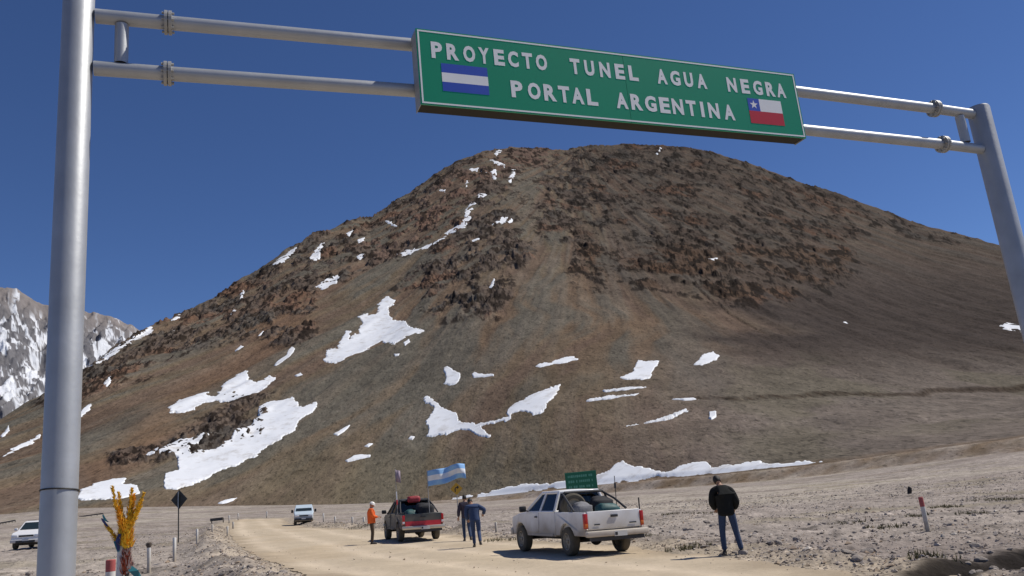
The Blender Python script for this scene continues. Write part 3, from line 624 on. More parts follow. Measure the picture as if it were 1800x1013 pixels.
# ------------------------------------------------------------------ gantry
LP = np.array((-3.425, 6.105)); RP = np.array((6.167, 9.825)); gt = RP-LP; span = float(np.hypot(*gt)); gt = gt/span; gn = np.array((gt[1], -gt[0]))
gz0 = float(base_z(*LP)); Rg = Matrix((Vector((gt[0], gt[1], 0)), Vector((-gn[0], -gn[1], 0)), Vector((0, 0, 1)))).transposed()
gantry = thing('gantry', 'grey steel tube gantry with two posts spanning the road', 'gantry', (LP[0], LP[1], 0), Rg)
zr = float(base_z(*RP))
MB().lathe([(.124, gz0-.3), (.121, 7.6), (.11, 7.62), (.0, 7.62)], (0, 0, 0), 'z', 40).build('post', MT['galv'], gantry, sm=True)
MB().lathe([(.134, zr-.3), (.134, 5.83), (.125, 5.85), (.0, 5.85)], (span, 0, 0), 'z', 40).build('post', MT['galv'], gantry, sm=True)
for (zz, top) in (((5.868, 5.915, 5.905, 5.745), 1), ((5.375, 5.425, 5.39, 5.262), 0)):
    xs = [0.13, .70, 2.9, 5.0, 7.4, 9.53, span-.13]; zz = np.interp(xs, [0, .7, 3.3, 9.53, span], [zz[0], zz[0]+.008, zz[1], zz[3]+.03, zz[3]])
    MB().tube([(x, 0, z) for x, z in zip(xs, zz)], .062, 24).build('crossbar', MT['galv'], gantry, sm=True)
    for k in (1, 5):
        b = MB(); x, z = xs[k], zz[k]
        b.lathe([(.064, -.03), (.105, -.03), (.105, -.004), (.064, -.004)], (x, 0, z), 'x', 24); b.lathe([(.064, .004), (.105, .004), (.105, .03), (.064, .03)], (x, 0, z), 'x', 24)
        for q in range(8):
            w = q*math.pi/4+.2; b.lathe([(.010, -.05), (.010, .05)], (x, .086*math.cos(w), z+.086*math.sin(w)), 'x', 6)
        b.build('flange', MT['flange'], gantry)
MB().tube([(.335, 0, 5.437), (.335, 0, 5.806)], .055, 20, False).build('brace', MT['galv'], gantry, sm=True)
MB().tube([(9.93, 0, 5.345), (9.93, 0, 5.70)], .055, 20, False).build('brace', MT['galv'], gantry, sm=True)
zb = float(HC+7.0*aztan(np.array(100), np.array(863))[1])
MB().tube([(.1265*math.cos(a), .1265*math.sin(a), zb+.014*math.cos(a+2.2)) for a in np.linspace(0, 2*math.pi, 33)], .006, 6, False).build('black_band', MT['wire'], gantry)

# ---- sign panel on the crossbars
sg = thing('road_sign', 'wide green overhead sign reading PROYECTO TUNEL AGUA NEGRA above PORTAL ARGENTINA', 'road sign', (LP[0]+gn[0]*.07, LP[1]+gn[1]*.07, 0), Rg)
SX0, SX1, SZ0, SZ1, SY = 2.856, 7.199, 5.122, 5.905, -.19
slope = (5.088-5.135)/(SX1-SX0)      # the panel hangs slightly low at its right end
def sp(x, z, y=SY): return Vector((x, y, z+slope*(x-(SX0+SX1)/2)))
for a, b in ((SX0, 5.03), (5.034, SX1)):
    MB().hexa([sp(a, SZ0, SY), sp(b, SZ0, SY), sp(b, SZ0, SY+.015), sp(a, SZ0, SY+.015), sp(a, SZ1, SY), sp(b, SZ1, SY), sp(b, SZ1, SY+.015), sp(a, SZ1, SY+.015)]).build('panel', MT['sign_green'], sg)
b = MB(); w_ = .016
def strip(b, x0, z0, x1, z1, y0, y1): b.hexa([sp(x0, z0, y0), sp(x1, z0, y0), sp(x1, z0, y1), sp(x0, z0, y1), sp(x0, z1, y0), sp(x1, z1, y0), sp(x1, z1, y1), sp(x0, z1, y1)])
strip(b, SX0+.012, SZ0+.012, SX1-.012, SZ0+.012+w_, SY-.0014, SY-.0005); strip(b, SX0+.012, SZ1-.012-w_, SX1-.012, SZ1-.012, SY-.0014, SY-.0005)
strip(b, SX0+.012, SZ0+.030, SX0+.012+w_, SZ1-.030, SY-.0014, SY-.0005); strip(b, SX1-.012-w_, SZ0+.030, SX1-.012, SZ1-.030, SY-.0014, SY-.0005)
b.build('border', MT['sign_white'], sg)
b = MB(); strip(b, SX0, SZ0+.0, SX0+.006, SZ1, SY+.017, SY+.19); strip(b, SX1-.006, SZ0, SX1, SZ1, SY+.017, SY+.19); strip(b, SX0+.008, SZ1-.006, SX1-.008, SZ1, SY+.017, SY+.19)
b.build('side_plate', MT['flange'], sg)
b = MB(); strip(b, SX0+.008, SZ0+.012, SX1-.008, SZ0+.022, SY+.018, SY+.189)
b.build('bottom_frame', MT['sign_under'], sg)
for x in (SX0+.5, SX0+1.7, SX1-1.7, SX1-.5):
    b = MB(); strip(b, x, SZ0+.05, x+.06, SZ1-.05, SY+.02, SY+.055); b.build('bracket', MT['flange'], sg)
def on_sign(u, v, off=.265):
    r = ray(u, v); k = ((LP)@gn+off)/(r[:2]@gn); p = np.array([0, 0, HC])+r*k; return float((p[:2]-LP)@gt), float(p[2])
CS = .41111; tosign = lambda cx, cy: on_sign(700+cx*CS, 30+cy*CS)
def glyph(ch):
    c = bpy.data.curves.new('t', 'FONT'); c.body = ch; c.size = 1; c.offset = .043; c.resolution_u = 3
    o = bpy.data.objects.new('t', c); col.objects.link(o); dg_ = bpy.context.evaluated_depsgraph_get(); me = bpy.data.meshes.new_from_object(o.evaluated_get(dg_))
    V = np.array([v.co[:] for v in me.vertices]); Fc = [tuple(p.vertices) for p in me.polygons]
    bpy.data.objects.remove(o); bpy.data.curves.remove(c); bpy.data.meshes.remove(me); return V, Fc
GL = {}
def word(text, centers, hgt, wid):
    b = MB()
    for ch, (cx, cy) in zip(text, centers):
        if ch not in GL: GL[ch] = glyph(ch)
        V, Fc = GL[ch]; lo, hi = V.min(0), V.max(0); x, z = tosign(cx, cy); z -= slope*(x-(SX0+SX1)/2)
        ww = wid*(.33 if ch == 'I' else 1.0)*(1.06 if ch in 'AGONR' else .96)
        W = (V-lo)/(hi-lo+1e-9); P = [sp(x+(p[0]-.5)*ww, z+(p[1]-.5)*hgt, SY-.0012) for p in W]
        b.add(P, Fc)
    o = b.build('lettering', MT['sign_white'], sg); s_ = o.modifiers.new('s', 'SOLIDIFY'); s_.thickness = .0006; s_.offset = 0; return o
def row(c0, c1, xs): return [(x, c0[1]+(c1[1]-c0[1])*(x-c0[0])/(c1[0]-c0[0])) for x in xs]
R1 = ((165, 141), (1635, 314)); R2 = ((508, 308), (1415, 407))
for wd, xs in (('PROYECTO', (165, 233, 304, 367, 432, 492, 553, 613)), ('TUNEL', (757, 818, 884, 948, 1006)), ('AGUA', (1128, 1185, 1242, 1298)), ('NEGRA', (1427, 1484, 1538, 1592, 1637))):
    word(wd, row(*R1, xs), .172, .112)
for wd, xs in (('PORTAL', (508, 582, 650, 710, 768, 830)), ('ARGENTINA', (957, 1020, 1080, 1140, 1196, 1254, 1301, 1350, 1416))): word(wd, row(*R2, xs), .178, .125)
def emblem(tl, br):
    x0, z1 = tosign(*tl); x1, z0 = tosign(*br); k = slope*((x0+x1)/2-(SX0+SX1)/2); return x0, x1, z0-k, z1-k
x0, x1, z0, z1 = emblem((183, 197), (391, 333)); h = (z1-z0)/3
b = MB(); b.m = 0; strip(b, x0, z0+2*h, x1, z1, SY-.0014, SY-.0006); strip(b, x0, z0, x1, z0+h, SY-.0014, SY-.0006); b.m = 1; strip(b, x0, z0+h, x1, z0+2*h, SY-.0014, SY-.0006)
b.build('flag_emblem', [MT['sign_blue'], MT['sign_white']], sg)['label'] = 'blue white blue striped flag print'
x0, x1, z0, z1 = emblem((1492, 346), (1655, 465)); zm = (z0+z1)/2; xm = x0+(x1-x0)*.34
b = MB(); b.m = 0; strip(b, x0, zm, xm, z1, SY-.0014, SY-.0006); b.m = 1; strip(b, xm, zm, x1, z1, SY-.0014, SY-.0006); b.m = 2; strip(b, x0, z0, x1, zm, SY-.0014, SY-.0006)
b.m = 1; cx, cz, rr = (x0+xm)/2, (zm+z1)/2, (z1-zm)*.36; P = [sp(cx+(rr if k % 2 == 0 else rr*.4)*math.sin(k*math.pi/5), cz+(rr if k % 2 == 0 else rr*.4)*math.cos(k*math.pi/5), SY-.0018) for k in range(10)]
b.add(P, [tuple(range(10))]); b.build('flag_emblem', [MT['sign_blue'], MT['sign_white'], MT['sign_red']], sg)['label'] = 'white and red flag print with star on blue'

# ------------------------------------------------------------------ vehicles
def arch(cx, r, z0, n=9):
    """points over a wheel opening, front to back, starting and ending at height z0"""
    a0 = math.asin(max(-1, min(1, (z0-.36)/r))); return [(cx+r*math.cos(a), .36+r*math.sin(a)) for a in np.linspace(a0, math.pi-a0, n)]
def wheel(parent, x, y, r=.36, wd=.24, rim='rim'):
    s = 1 if y > 0 else -1
    h = MB().lathe([(.05, -.03*s), (.05, (wd/2-.02)*s), (.03, (wd/2-.005)*s)], (x, y, r), 'y', 12).build('wheel', MT[rim], parent, sm=True)
    MB().lathe([(r*.60, -wd/2), (r*.86, -wd/2), (r*.97, -wd*.38), (r, -wd*.2), (r, wd*.2), (r*.97, wd*.38), (r*.86, wd/2), (r*.60, wd/2)], (x, y, r), 'y', 28, False).build('tyre', MT['rubber'], h, sm=True)
    b = MB().lathe([(r*.62, -wd*.4), (r*.62, wd*.47*s if s > 0 else wd*.4), (r*.56, wd*.44*s), (r*.5, wd*.22*s), (r*.2, wd*.30*s)], (x, y, r), 'y', 20)
    for k in range(6):
        w = k*math.pi/3; b.box((x+.4*r*math.cos(w), y+wd*.32*s, r+.4*r*math.sin(w)), (.06, .03, .06), 0)
    b.build('rim', MT[rim], h, sm=True)
def pickup(name, label, loc, rot, paint, dark=False):
    t = thing(name, label, 'pickup truck', loc, rot); W = .86; zb_, zt = .50, 1.10
    def sh(p):
        f = 1-.05*max(0, (p.z-.8)/.3)**2-.04*max(0, (.75-p.z)/.3); f *= 1-.10*max(0, (p.x-1.7)/.7)**2; return Vector((p.x, p.y*f, p.z))
    # hood and cab lower body
    o = [(-.74, zb_-.04)]+[(1.58-.44*1.0-.1, zb_-.04)]+[(x, z) for x, z in reversed(arch(1.58, .45, zb_-.04))]+[(2.30, zb_-.04), (2.40, .62), (2.40, .88), (2.33, .97), (1.75, 1.06), (1.22, 1.11), (.4, zt), (-.74, zt)]
    b = MB().prof([(x, z) for x, z in o if True], -W, W, sh)
    b.build('body', MT[paint], t, bevel=.03)
    # cargo bed: floor, front wall, two walls with wheel openings
    b = MB(); q = [(-2.46, zb_)]+[(x, z) for x, z in arch(-1.45, .45, zb_)][::-1]+[(-.77, zb_), (-.77, zt-.005), (-2.46, zt-.03)]
    for s in (-1, 1): b.prof(q, s*(W-.075), s*W, sh)
    b.box((-1.6, 0, .63), (1.66, W*2-.17, .04)); b.box((-.80, 0, .86), (.05, W*2-.17, .44))
    for s in (-1, 1): b.box((-1.45, s*.68, .74), (.80, .16, .22))
    b.build('cargo_bed', MT[paint], t, bevel=.015)
    g = MB().hexa([(-2.52, -W+.115, .66), (-2.47, -W+.115, .66), (-2.47, W-.115, .66), (-2.52, W-.115, .66), (-2.50, -W+.115, zt-.01), (-2.45, -W+.115, zt-.01), (-2.45, W-.115, zt-.01), (-2.50, W-.115, zt-.01)]).build('tailgate', MT[paint], t, bevel=.012)
    MB().box((-2.525, 0, .96), (.02, .20, .06)).build('handle', MT['trim'], g)
    if not dark:
        for y_, w_ in ((.50, .16), (-.52, .20)): MB().box((-2.527, y_, .77), (.006, w_, .03)).build('badge', MT['trim'], g)
    if dark: MB().hexa([(-2.545, -W+.13, .62), (-2.525, -W+.13, .62), (-2.525, W-.13, .62), (-2.545, W-.13, .62), (-2.540, -W+.13, .80), (-2.522, -W+.13, .80), (-2.522, W-.13, .80), (-2.540, W-.13, .80)]).build('red_stripe', MT['red_panel'], t)
    for s in (-1, 1):
        l = MB().rbox((-2.475, s*(W-.062), .86), (.09, .105, .36), .015).build('tail_light', MT['red_lamp'], t, sm=True)
        MB().rbox((-2.50, s*(W-.062), .755), (.05, .09, .09), .008).build('indicator', MT['amber_lamp' if not dark else 'clear_lamp'], l, sm=True)
    bm_ = 'bumper_white' if not dark else 'bumper_chrome'
    MB().rbox((-2.62, 0, .55), (.16, 1.74, .14), .03).build('rear_bumper', MT[bm_], t, sm=True)
    MB().box((-2.60, 0, .43), (.10, 1.5, .09)).build('bumper_step', MT['trim'], t)
    p = MB().box((-2.712, -.05, .535), (.012, .36, .12)).build('number_plate', MT['plate'], t); MB().box((-2.7205, .08, .535), (.003, .07, .075)).build('plate_panel', MT['trim'], p)
    MB().rbox((2.42, 0, .56), (.14, 1.62, .2), .04).build('front_bumper', MT[bm_], t, sm=True)
    b = MB().box((2.405, 0, .80), (.03, .9, .16)); b.build('grille', MT['trim'], t)
    for s in (-1, 1): MB().rbox((2.375, s*.62, .80), (.08, .28, .16), .02).build('headlight', MT['clear_lamp'], t, sm=True)
    # greenhouse
    zr_ = 1.60 if not dark else 1.64; yb, yr = .80, .59
    A0, A1, B0, B1, C0, C1 = (1.16, zt), (.42, zr_), (.22, zt), (.14, zr_), (-.72, zt), (-.64, zr_)
    def P(pt, s): return Vector((pt[0], s*(yb if pt[1] < 1.3 else yr), pt[1]))
    b = MB()
    for s in (-1, 1):
        for a_, c_ in ((A0, A1), (B0, B1), (C0, C1)): b.tube([P(a_, s), P(c_, s)], .042, 8)
        b.tube([P(A1, s), P(C1, s)], .045, 8); b.tube([P(A0, s), P(C0, s)], .03, 8)
    b.tube([P(A1, -1), P(A1, 1)], .04, 8); b.tube([P(C1, -1), P(C1, 1)], .04, 8); b.tube([P(C0, -1), P(C0, 1)], .035, 8)
    b.build('pillar', MT[paint], t, sm=True)
    b = MB(); nx, ny = 6, 6; V = []; Fc = []
    for i in range(nx+1):
        for j in range(ny+1):
            x = A1[0]+.03+(C1[0]-A1[0]-.06)*i/nx; s = -1+2*j/ny; V.append((x, s*(yr+.02), zr_+.01+.04*(1-s*s)+.02*(1-(2*i/nx-1)**2)))
    for i in range(nx):
        for j in range(ny): a = i*(ny+1)+j; Fc.append((a, a+1, a+ny+2, a+ny+1))
    b.add(V, Fc); rf_ = b.build('roof', MT[paint], t, sm=True); s_ = rf_.modifiers.new('s', 'SOLIDIFY'); s_.thickness = .05
    MB().quad(inset([P(A0, -1), P(A0, 1), P(A1, 1), P(A1, -1)], .05)).build('windscreen', MT['glass'], t)
    MB().quad(inset([P(C0, -1), P(C0, 1), P(C1, 1), P(C1, -1)], .06)).build('rear_window', MT['glass'], t)
    for s in (-1, 1):
        d = MB().hexa([(.30, s*(W+.001), .56), (1.10, s*(W+.001), .56), (1.10, s*(W-.04), .56), (.30, s*(W-.04), .56), (.30, s*(W-.02), zt-.02), (1.18, s*(W-.02), zt-.02), (1.18, s*(W-.06), zt-.02), (.30, s*(W-.06), zt-.02)]).build('door', MT[paint], t, bevel=.01)
        MB().rbox((.42, s*(W+.004), .97), (.14, .03, .04), .008).build('handle', MT['trim'], d)
        MB().quad(inset([P(A0, s), P(B0, s), P(B1, s), P(A1, s)], .06)).build('side_window', MT['glass'], t)
        MB().quad(inset([P(B0, s), P(C0, s), P(C1, s), P(B1, s)], .06)).build('side_window', MT['glass'], t)
        m_ = MB().tube([(1.02, s*.82, 1.12), (1.0, s*.95, 1.17)], .02, 6); m_.rbox((1.0, s*1.0, 1.19), (.10, .20, .16), .03); m_.build('wing_mirror', MT['black'], t, sm=True)
        b = MB().rbox((.25, s*.36, .95), (.5, .48, .14), .05); b.rbox((.02, s*.36, 1.2), (.14, .46, .56), .05); b.rbox((-.02, s*.36, 1.48), (.08, .24, .14), .03); b.build('seat', MT['seat'], t, sm=True)
        MB().hexa([(-.65, s*(W+.002), .47), (1.06, s*(W+.002), .47), (1.06, s*(W-.06), .47), (-.65, s*(W-.06), .47), (-.65, s*(W-.008), .53), (1.06, s*(W-.008), .53), (1.06, s*(W-.06), .53), (-.65, s*(W-.06), .53)]).build('sill', MT[paint], t)
    b = MB().rbox((.98, 0, 1.08), (.3, 1.4, .16), .04); b.tube([(.68+.0*c, .36+.18*math.sin(c), 1.16+.18*math.cos(c)) for c in np.linspace(0, 6.283, 17)], .014, 6, False); b.build('dashboard', MT['cabin'], t, sm=True)
    b = MB().box((-.1, 0, .42), (4.6, .9, .10)); b.tube([(-1.45, -.72, .36), (-1.45, .72, .36)], .05, 10); b.lathe([(.05, -.14), (.13, -.08), (.15, 0), (.13, .08), (.05, .14)], (-1.45, 0, .36), 'x', 14); b.tube([(1.58, -.72, .36), (1.58, .72, .36)], .04, 10)
    b.tube([(-2.62, -.5, .40), (-1.9, -.5, .42), (-.8, -.35, .40)], .03, 8); b.box((-2.2, 0, .42), (.5, .6, .12)); b.build('chassis', MT['chassis'], t)
    for x in (1.58, -1.45):
        for s in (-1, 1): wheel(t, x, s*.74)
    # roll bar
    b = MB()
    for s in (-1, 1): b.tube([(-.90, s*.74, 1.08), (-.92, s*.66, zr_-.10), (-.93, s*.56, zr_-.02)], .034, 8); b.tube([(-.92, s*.62, zr_-.06), (-1.35, s*.71, 1.36), (-1.80, s*.77, 1.11)], .03, 8)
    b.tube([(-.93, -.57, zr_-.02), (-.93, .57, zr_-.02)], .034, 8); b.build('roll_bar', MT['trim'], t, sm=True)
    return t
def soft_lump(name, label, cat, t, c, d, mat, seed, group=None):
    """a tied, sagging bundle at c (in the truck's own axes) of size d"""
    bm = bmesh.new(); bmesh.ops.create_icosphere(bm, subdivisions=3, radius=.5)
    r_ = np.random.default_rng(seed); ph = r_.uniform(0, 6, 6)
    for v in bm.verts:
        p = v.co*2; q = Vector([math.copysign(abs(k)**.55, k) for k in p]); k = 1+.07*math.sin(5*p.x+ph[0])*math.sin(4*p.y+ph[1])+.05*math.sin(9*p.z+ph[2]+3*p.x); q *= k*.5
        v.co = Vector((q.x*d[0], q.y*d[1], (q.z+.5)*d[2]))
    me = bpy.data.meshes.new(name); bm.to_mesh(me); bm.free(); me.materials.append(MT[mat]); me.polygons.foreach_set('use_smooth', np.ones(len(me.polygons), bool))
    o = put(bpy.data.objects.new(name, me)); o.matrix_world = t.matrix_world@Matrix.Translation(Vector(c)); return tag(o, label, cat, group)
def veh_at(u1, v1, u2, v2, hx, hy, off):
    """midpoint of the two rear wheel contacts in the photo, moved forward by off"""
    a = gp(u1, v1); b = gp(u2, v2); m_ = (a+b)/2; L = math.hypot(hx, hy); x, y = m_.x+hx/L*off, m_.y+hy/L*off; return x, y

x, y = veh_at(998, 977, 1101, 970, -.40, .92, 1.45)
white_truck = pickup('pickup_truck', 'dusty white pickup with roll bar parked on the road, in front of the green sign', (x, y, road_top(x, y)), facing(-.40, .92, x, y), 'truck_white')
b = MB().tube([(-2.30, -.77, 1.08), (-2.31, -.77, 1.95)], .010, 6); b.tube([(-2.307, -.77, 1.62), (-2.308, -.77, 1.76)], .028, 6); b.build('whip_aerial', MT['trim'], white_truck).location = (.95, .02, 0)
MB().tube([(-2.44, -.80, 1.07), (-2.44, -.80, 1.36)], .018, 6).build('stake', MT['trim'], white_truck)
soft_lump('cargo_bundle', 'teal tarpaulin bundle in the bed of the white pickup', 'cargo', white_truck, (-1.75, -.22, .66), (.5, .62, .60), 'teal', 1)
soft_lump('cargo_bag', 'grey canvas bag beside the spare wheel in the white pickup bed', 'bag', white_truck, (-1.3, .28, .66), (.5, .5, .64), 'greybag', 2)
soft_lump('cargo_bag', 'black bag at the far side of the white pickup bed', 'bag', white_truck, (-1.22, -.34, .66), (.5, .62, .76), 'darkbag', 3)
sw = thing('spare_wheel', 'spare wheel standing behind the cab of the white pickup', 'wheel'); sw.matrix_world = white_truck.matrix_world@Matrix.Translation((-1.06, .40, .84))@Matrix.Rotation(math.radians(84), 4, 'Z')
MB().lathe([(.22, -.11), (.31, -.11), (.35, -.08), (.36, -.04), (.36, .04), (.35, .08), (.31, .11), (.22, .11)], (0, 0, .36), 'y', 26, False).build('tyre', MT['rubber'], sw, sm=True)
MB().lathe([(.225, -.08), (.225, .08), (.17, .05), (.08, .06)], (0, 0, .36), 'y', 18).build('rim', MT['rim'], sw, sm=True)

x, y = veh_at(701, 952, 770, 948.5, -.33, .945, 1.45)
dark_truck = pickup('pickup_truck', 'dark grey pickup with red stripe under its tailgate and a flag on its bed', (x, y, road_top(x, y)), facing(-.33, .945, x, y), 'truck_dark', True)
soft_lump('cargo_bundle', 'black bundle in the bed of the dark pickup', 'cargo', dark_truck, (-1.5, -.28, .66), (.9, .75, .82), 'darkbag', 4)
soft_lump('cargo_bundle', 'dark teal bundle in the bed of the dark pickup', 'cargo', dark_truck, (-1.5, .32, .66), (.7, .45, .60), 'teal', 5)
soft_lump('cargo_bag', 'red bag strapped high behind the cab of the dark pickup', 'bag', dark_truck, (-.98, .05, 1.52), (.3, .55, .28), 'redbag', 6)
# flag on a pole in the dark pickup's bed
def in_truck(t, p): return t.matrix_world@Vector(p)
fl = thing('flag', 'light blue and white striped flag flying from the dark pickup bed', 'flag', in_truck(dark_truck, (-2.30, -.34, .66)))
MB().tube([(0, 0, 0), (0, 0, 2.16)], .016, 8).build('pole', MT['pole_grey'], fl)
V = []; Fc = []; mi = []; nx, nz = 28, 9; ca, sa_ = math.cos(.05), math.sin(.05)
for i in range(nx+1):
    for j in range(nz+1):
        s = i/nx; k = j/nz; xw = .012+1.62*s; wv_ = .13*s**.5*math.sin(11*s+2.5*k)+.06*s**.5*math.sin(23*s-3*k)
        V.append((xw-.05*k*s, -.25*s+wv_, 1.48+.62*k+.17*s+.05*math.sin(9*s+1)*s-.05*s*(1-k)*math.sin(6*s)))
for i in range(nx):
    for j in range(nz): a = i*(nz+1)+j; Fc.append((a, a+1, a+nz+2, a+nz+1)); mi.append(1 if 3 <= j < 6 else 0)
o = mesh('cloth', V, Fc, [MT['flag_sky'], MT['flag_white']], fl, True, mi)
s_ = o.modifiers.new('s', 'SOLIDIFY'); s_.thickness = .004
wp = thing('whip_pole', 'thin red and white whip pole standing on the dark pickup', 'pole', in_truck(dark_truck, (-1.25, .80, 1.06)))
MB().tube([(0, 0, 0), (0, 0, .42)], .014, 8).build('pole', MT['pole_grey'], wp)
MB().tube([(0, 0, .42), (0, 0, .62)], .026, 8).build('red_band', MT['red_panel'], wp); MB().tube([(0, 0, .62), (0, 0, .95)], .022, 8).build('white_band', MT['flag_white'], wp)
MB().tube([(0, 0, .95), (0, 0, 1.9)], .011, 8).build('tip', MT['pole_grey'], wp)
V = [(.0+.20*i/6, .03*math.sin(i*1.2), 1.35+.5*j-.06*i/6) for i in range(7) for j in (0, 1)]; o = mesh('pennant', V, [(2*i, 2*i+1, 2*i+3, 2*i+2) for i in range(6)], MT['mauve'], wp, True); o.modifiers.new('s', 'SOLIDIFY').thickness = .004

def wagon(name, label, cat, loc, rot, paint, L, W, H, van):
    """closed vehicle, local +X is its front"""
    t = thing(name, label, cat, loc, rot); w = W/2; f = L/2; r = .33
    if van: o = [(-f, .35), (-f, H*.55), (-f+.06, H-.12), (-f+.25, H), (f-1.35, H), (f-1.05, H-.08), (f-.42, 1.12), (f-.05, .92), (f, .75), (f, .35)]
    else: o = [(-f, .42), (-f, .95), (-f+.12, 1.08), (-f+.42, H-.1), (-f+.7, H), (f-2.1, H), (f-1.85, H-.06), (f-1.12, 1.10), (f-.35, 1.0), (f-.06, .90), (f, .72), (f, .42)]
    ar = lambda cx: [(x, z) for x, z in [(cx+.40*math.cos(a), r+.40*math.sin(a)) for a in np.linspace(.25, math.pi-.25, 9)]]
    zf = o[0][1]; o = o+ar(f-.85)+ar(-f+.85)
    def sh(p): k = 1-.16*max(0, (p.z-1.05)/(H-1.05)); k *= 1-.10*max(0, (p.x-f+.5)/.5)**2; return Vector((p.x, p.y*k, p.z))
    MB().prof(o, -w, w, sh).build('body', MT[paint], t, bevel=.05, seg=3)
    def wy(z): return w*(1-.16*max(0, (z-1.05)/(H-1.05)))
    b = MB()
    if van: a0, a1 = (f-.50, 1.20), (f-1.02, H-.16)
    else: a0, a1 = (f-1.20, 1.16), (f-1.82, H-.10)
    nv = Vector((a1[1]-a0[1], 0, a0[0]-a1[0])).normalized()*.012
    MB().quad([Vector((a0[0], -wy(a0[1])*.86, a0[1]))+nv, Vector((a0[0], wy(a0[1])*.86, a0[1]))+nv, Vector((a1[0], wy(a1[1])*.88, a1[1]))+nv, Vector((a1[0], -wy(a1[1])*.88, a1[1]))+nv], .02).build('windscreen', MT['trim' if 0 else 'dglass_solid'], t)
    for s in (-1, 1):
        spans = [(a0[0]-.35, a0[0]-1.05), (a0[0]-1.15, a0[0]-1.95), (a0[0]-2.05, -f+.45)] if van else [(a0[0]-.45, a0[0]-1.0), (a0[0]-1.08, a0[0]-1.75), (a0[0]-1.83, -f+.55)]
        for q, (xa, xb) in enumerate(spans):
            zt_ = H-.17; xa2 = xa-.30 if q == 0 else xa; MB().quad([(xa, s*(wy(1.14)+.004), 1.14), (xb, s*(wy(1.14)+.004), 1.14), (xb, s*(wy(zt_)+.004), zt_), (xa2, s*(wy(zt_)+.004), zt_)], .016).build('side_window', MT['dglass_solid'], t)
        m_ = MB().tube([(a0[0]-.25, s*(w-.02), 1.12), (a0[0]-.22, s*(w+.10), 1.16)], .018, 6); m_.rbox((a0[0]-.22, s*(w+.16), 1.2), (.1, .18, .15 if not van else .26), .03); m_.build('wing_mirror', MT['black' if van else paint], t, sm=True)
        MB().rbox((f-.05, s*(w*.70), .80), (.14, .34, .15), .03).build('headlight', MT['clear_lamp'], t, sm=True)
        wheel(t, f-.85, s*(w-.10), r, .21); wheel(t, -f+.85, s*(w-.10), r, .21)
    MB().rbox((f+.0, 0, .50), (.16, W*.94, .20), .04).build('front_bumper', MT['trim' if van else paint], t, sm=True)
    MB().box((f+.012, 0, .80), (.03, W*.44, .10)).build('grille', MT['trim'], t)
    g2 = MB(); g2.box((f+.086, 0, .47), (.012, W*.58, .13)); g2.build('lower_grille', MT['trim'], t)
    MB().box((f+.10, 0, .56), (.01, .36, .10)).build('number_plate', MT['plate'], t)
    MB().box((0, 0, .33), (L-.5, W*.7, .16)).build('chassis', MT['chassis'], t)
    if not van:
        for s in (-1, 1): MB().tube([(-f+.75, s*w*.74, H+.05), (f-2.2, s*w*.74, H+.05)], .018, 6).build('roof_rail', MT['trim'], t)
    return t
MT['dglass_solid'] = pm('dark_window', (.02, .03, .032), .06, 0, var=.05, spec=.6)
p = gp(526, 924); p.y += 1.5; wagon('van', 'pale blue van coming along the sandy road far away', 'van', p, facing(.26, -1, p.x, p.y), 'van_blue', 4.2, 1.66, 1.72, True)
p = gp(33, 967); p2 = p+Vector((.3, 1.5, 0)); wagon('white_car', 'white sport utility car half hidden behind the left gantry post', 'car', (p2.x, p2.y, road_top(p2.x, p2.y)), facing(.22, -1, p2.x, p2.y), 'suv_white', 4.4, 1.84, 1.66, False)

# ------------------------------------------------------------------ people
def skin_tree(J, E, root, sub=2):
    """one continuous tapered surface grown round a joint tree; J: name -> (point, radius)"""
    names = list(J); ix = {n: i for i, n in enumerate(names)}
    me = bpy.data.meshes.new('s'); me.from_pydata([J[n][0] for n in names], [(ix[a], ix[b]) for a, b in E], [])
    o = bpy.data.objects.new('s', me); col.objects.link(o); sk = o.modifiers.new('k', 'SKIN'); sk.use_smooth_shade = True
    for i, n in enumerate(names):
        r_ = J[n][1]; r_ = r_ if isinstance(r_, tuple) else (r_, r_); d = me.skin_vertices[0].data[i]; d.radius = r_; d.use_root = (n == root)
    ss = o.modifiers.new('b', 'SUBSURF'); ss.levels = sub; ss.render_levels = sub
    dgx = bpy.context.evaluated_depsgraph_get(); m2 = bpy.data.meshes.new_from_object(o.evaluated_get(dgx)); V = [v.co.copy() for v in m2.vertices]; Fc = [list(p.vertices) for p in m2.polygons]
    bpy.data.objects.remove(o); bpy.data.meshes.remove(me); bpy.data.meshes.remove(m2); return V, Fc
def ball(b, c, d, n=12, deform=None):
    V = []; Fc = []; 
    for i in range(n+1):
        th_ = math.pi*i/n
        for k in range(2*n):
            ph = math.pi*k/n; q = Vector((math.sin(th_)*math.cos(ph), math.sin(th_)*math.sin(ph), math.cos(th_)))
            if deform: q = deform(q)
            V.append(Vector(c)+Vector((q.x*d[0], q.y*d[1], q.z*d[2])))
    for i in range(n):
        for k in range(2*n): k2 = (k+1) % (2*n); Fc.append((i*2*n+k, (i+1)*2*n+k, (i+1)*2*n+k2, i*2*n+k2))
    b.add(V, Fc)
BASE = {'pelvis': (0, 0, .95), 'waist': (0, 0, 1.08), 'chest': (0, .0, 1.28), 'collar': (0, -.01, 1.44), 'neck': (0, .01, 1.53), 'head': (0, .03, 1.64),
        'sh_l': (-.18, -.01, 1.415), 'el_l': (-.25, -.04, 1.14), 'wr_l': (-.25, .06, .90), 'sh_r': (.18, -.01, 1.415), 'el_r': (.25, -.04, 1.14), 'wr_r': (.25, .06, .90),
        'hip_l': (-.095, 0, .90), 'kn_l': (-.11, .03, .50), 'an_l': (-.115, -.02, .09), 'hip_r': (.095, 0, .90), 'kn_r': (.11, .03, .50), 'an_r': (.115, -.02, .09)}
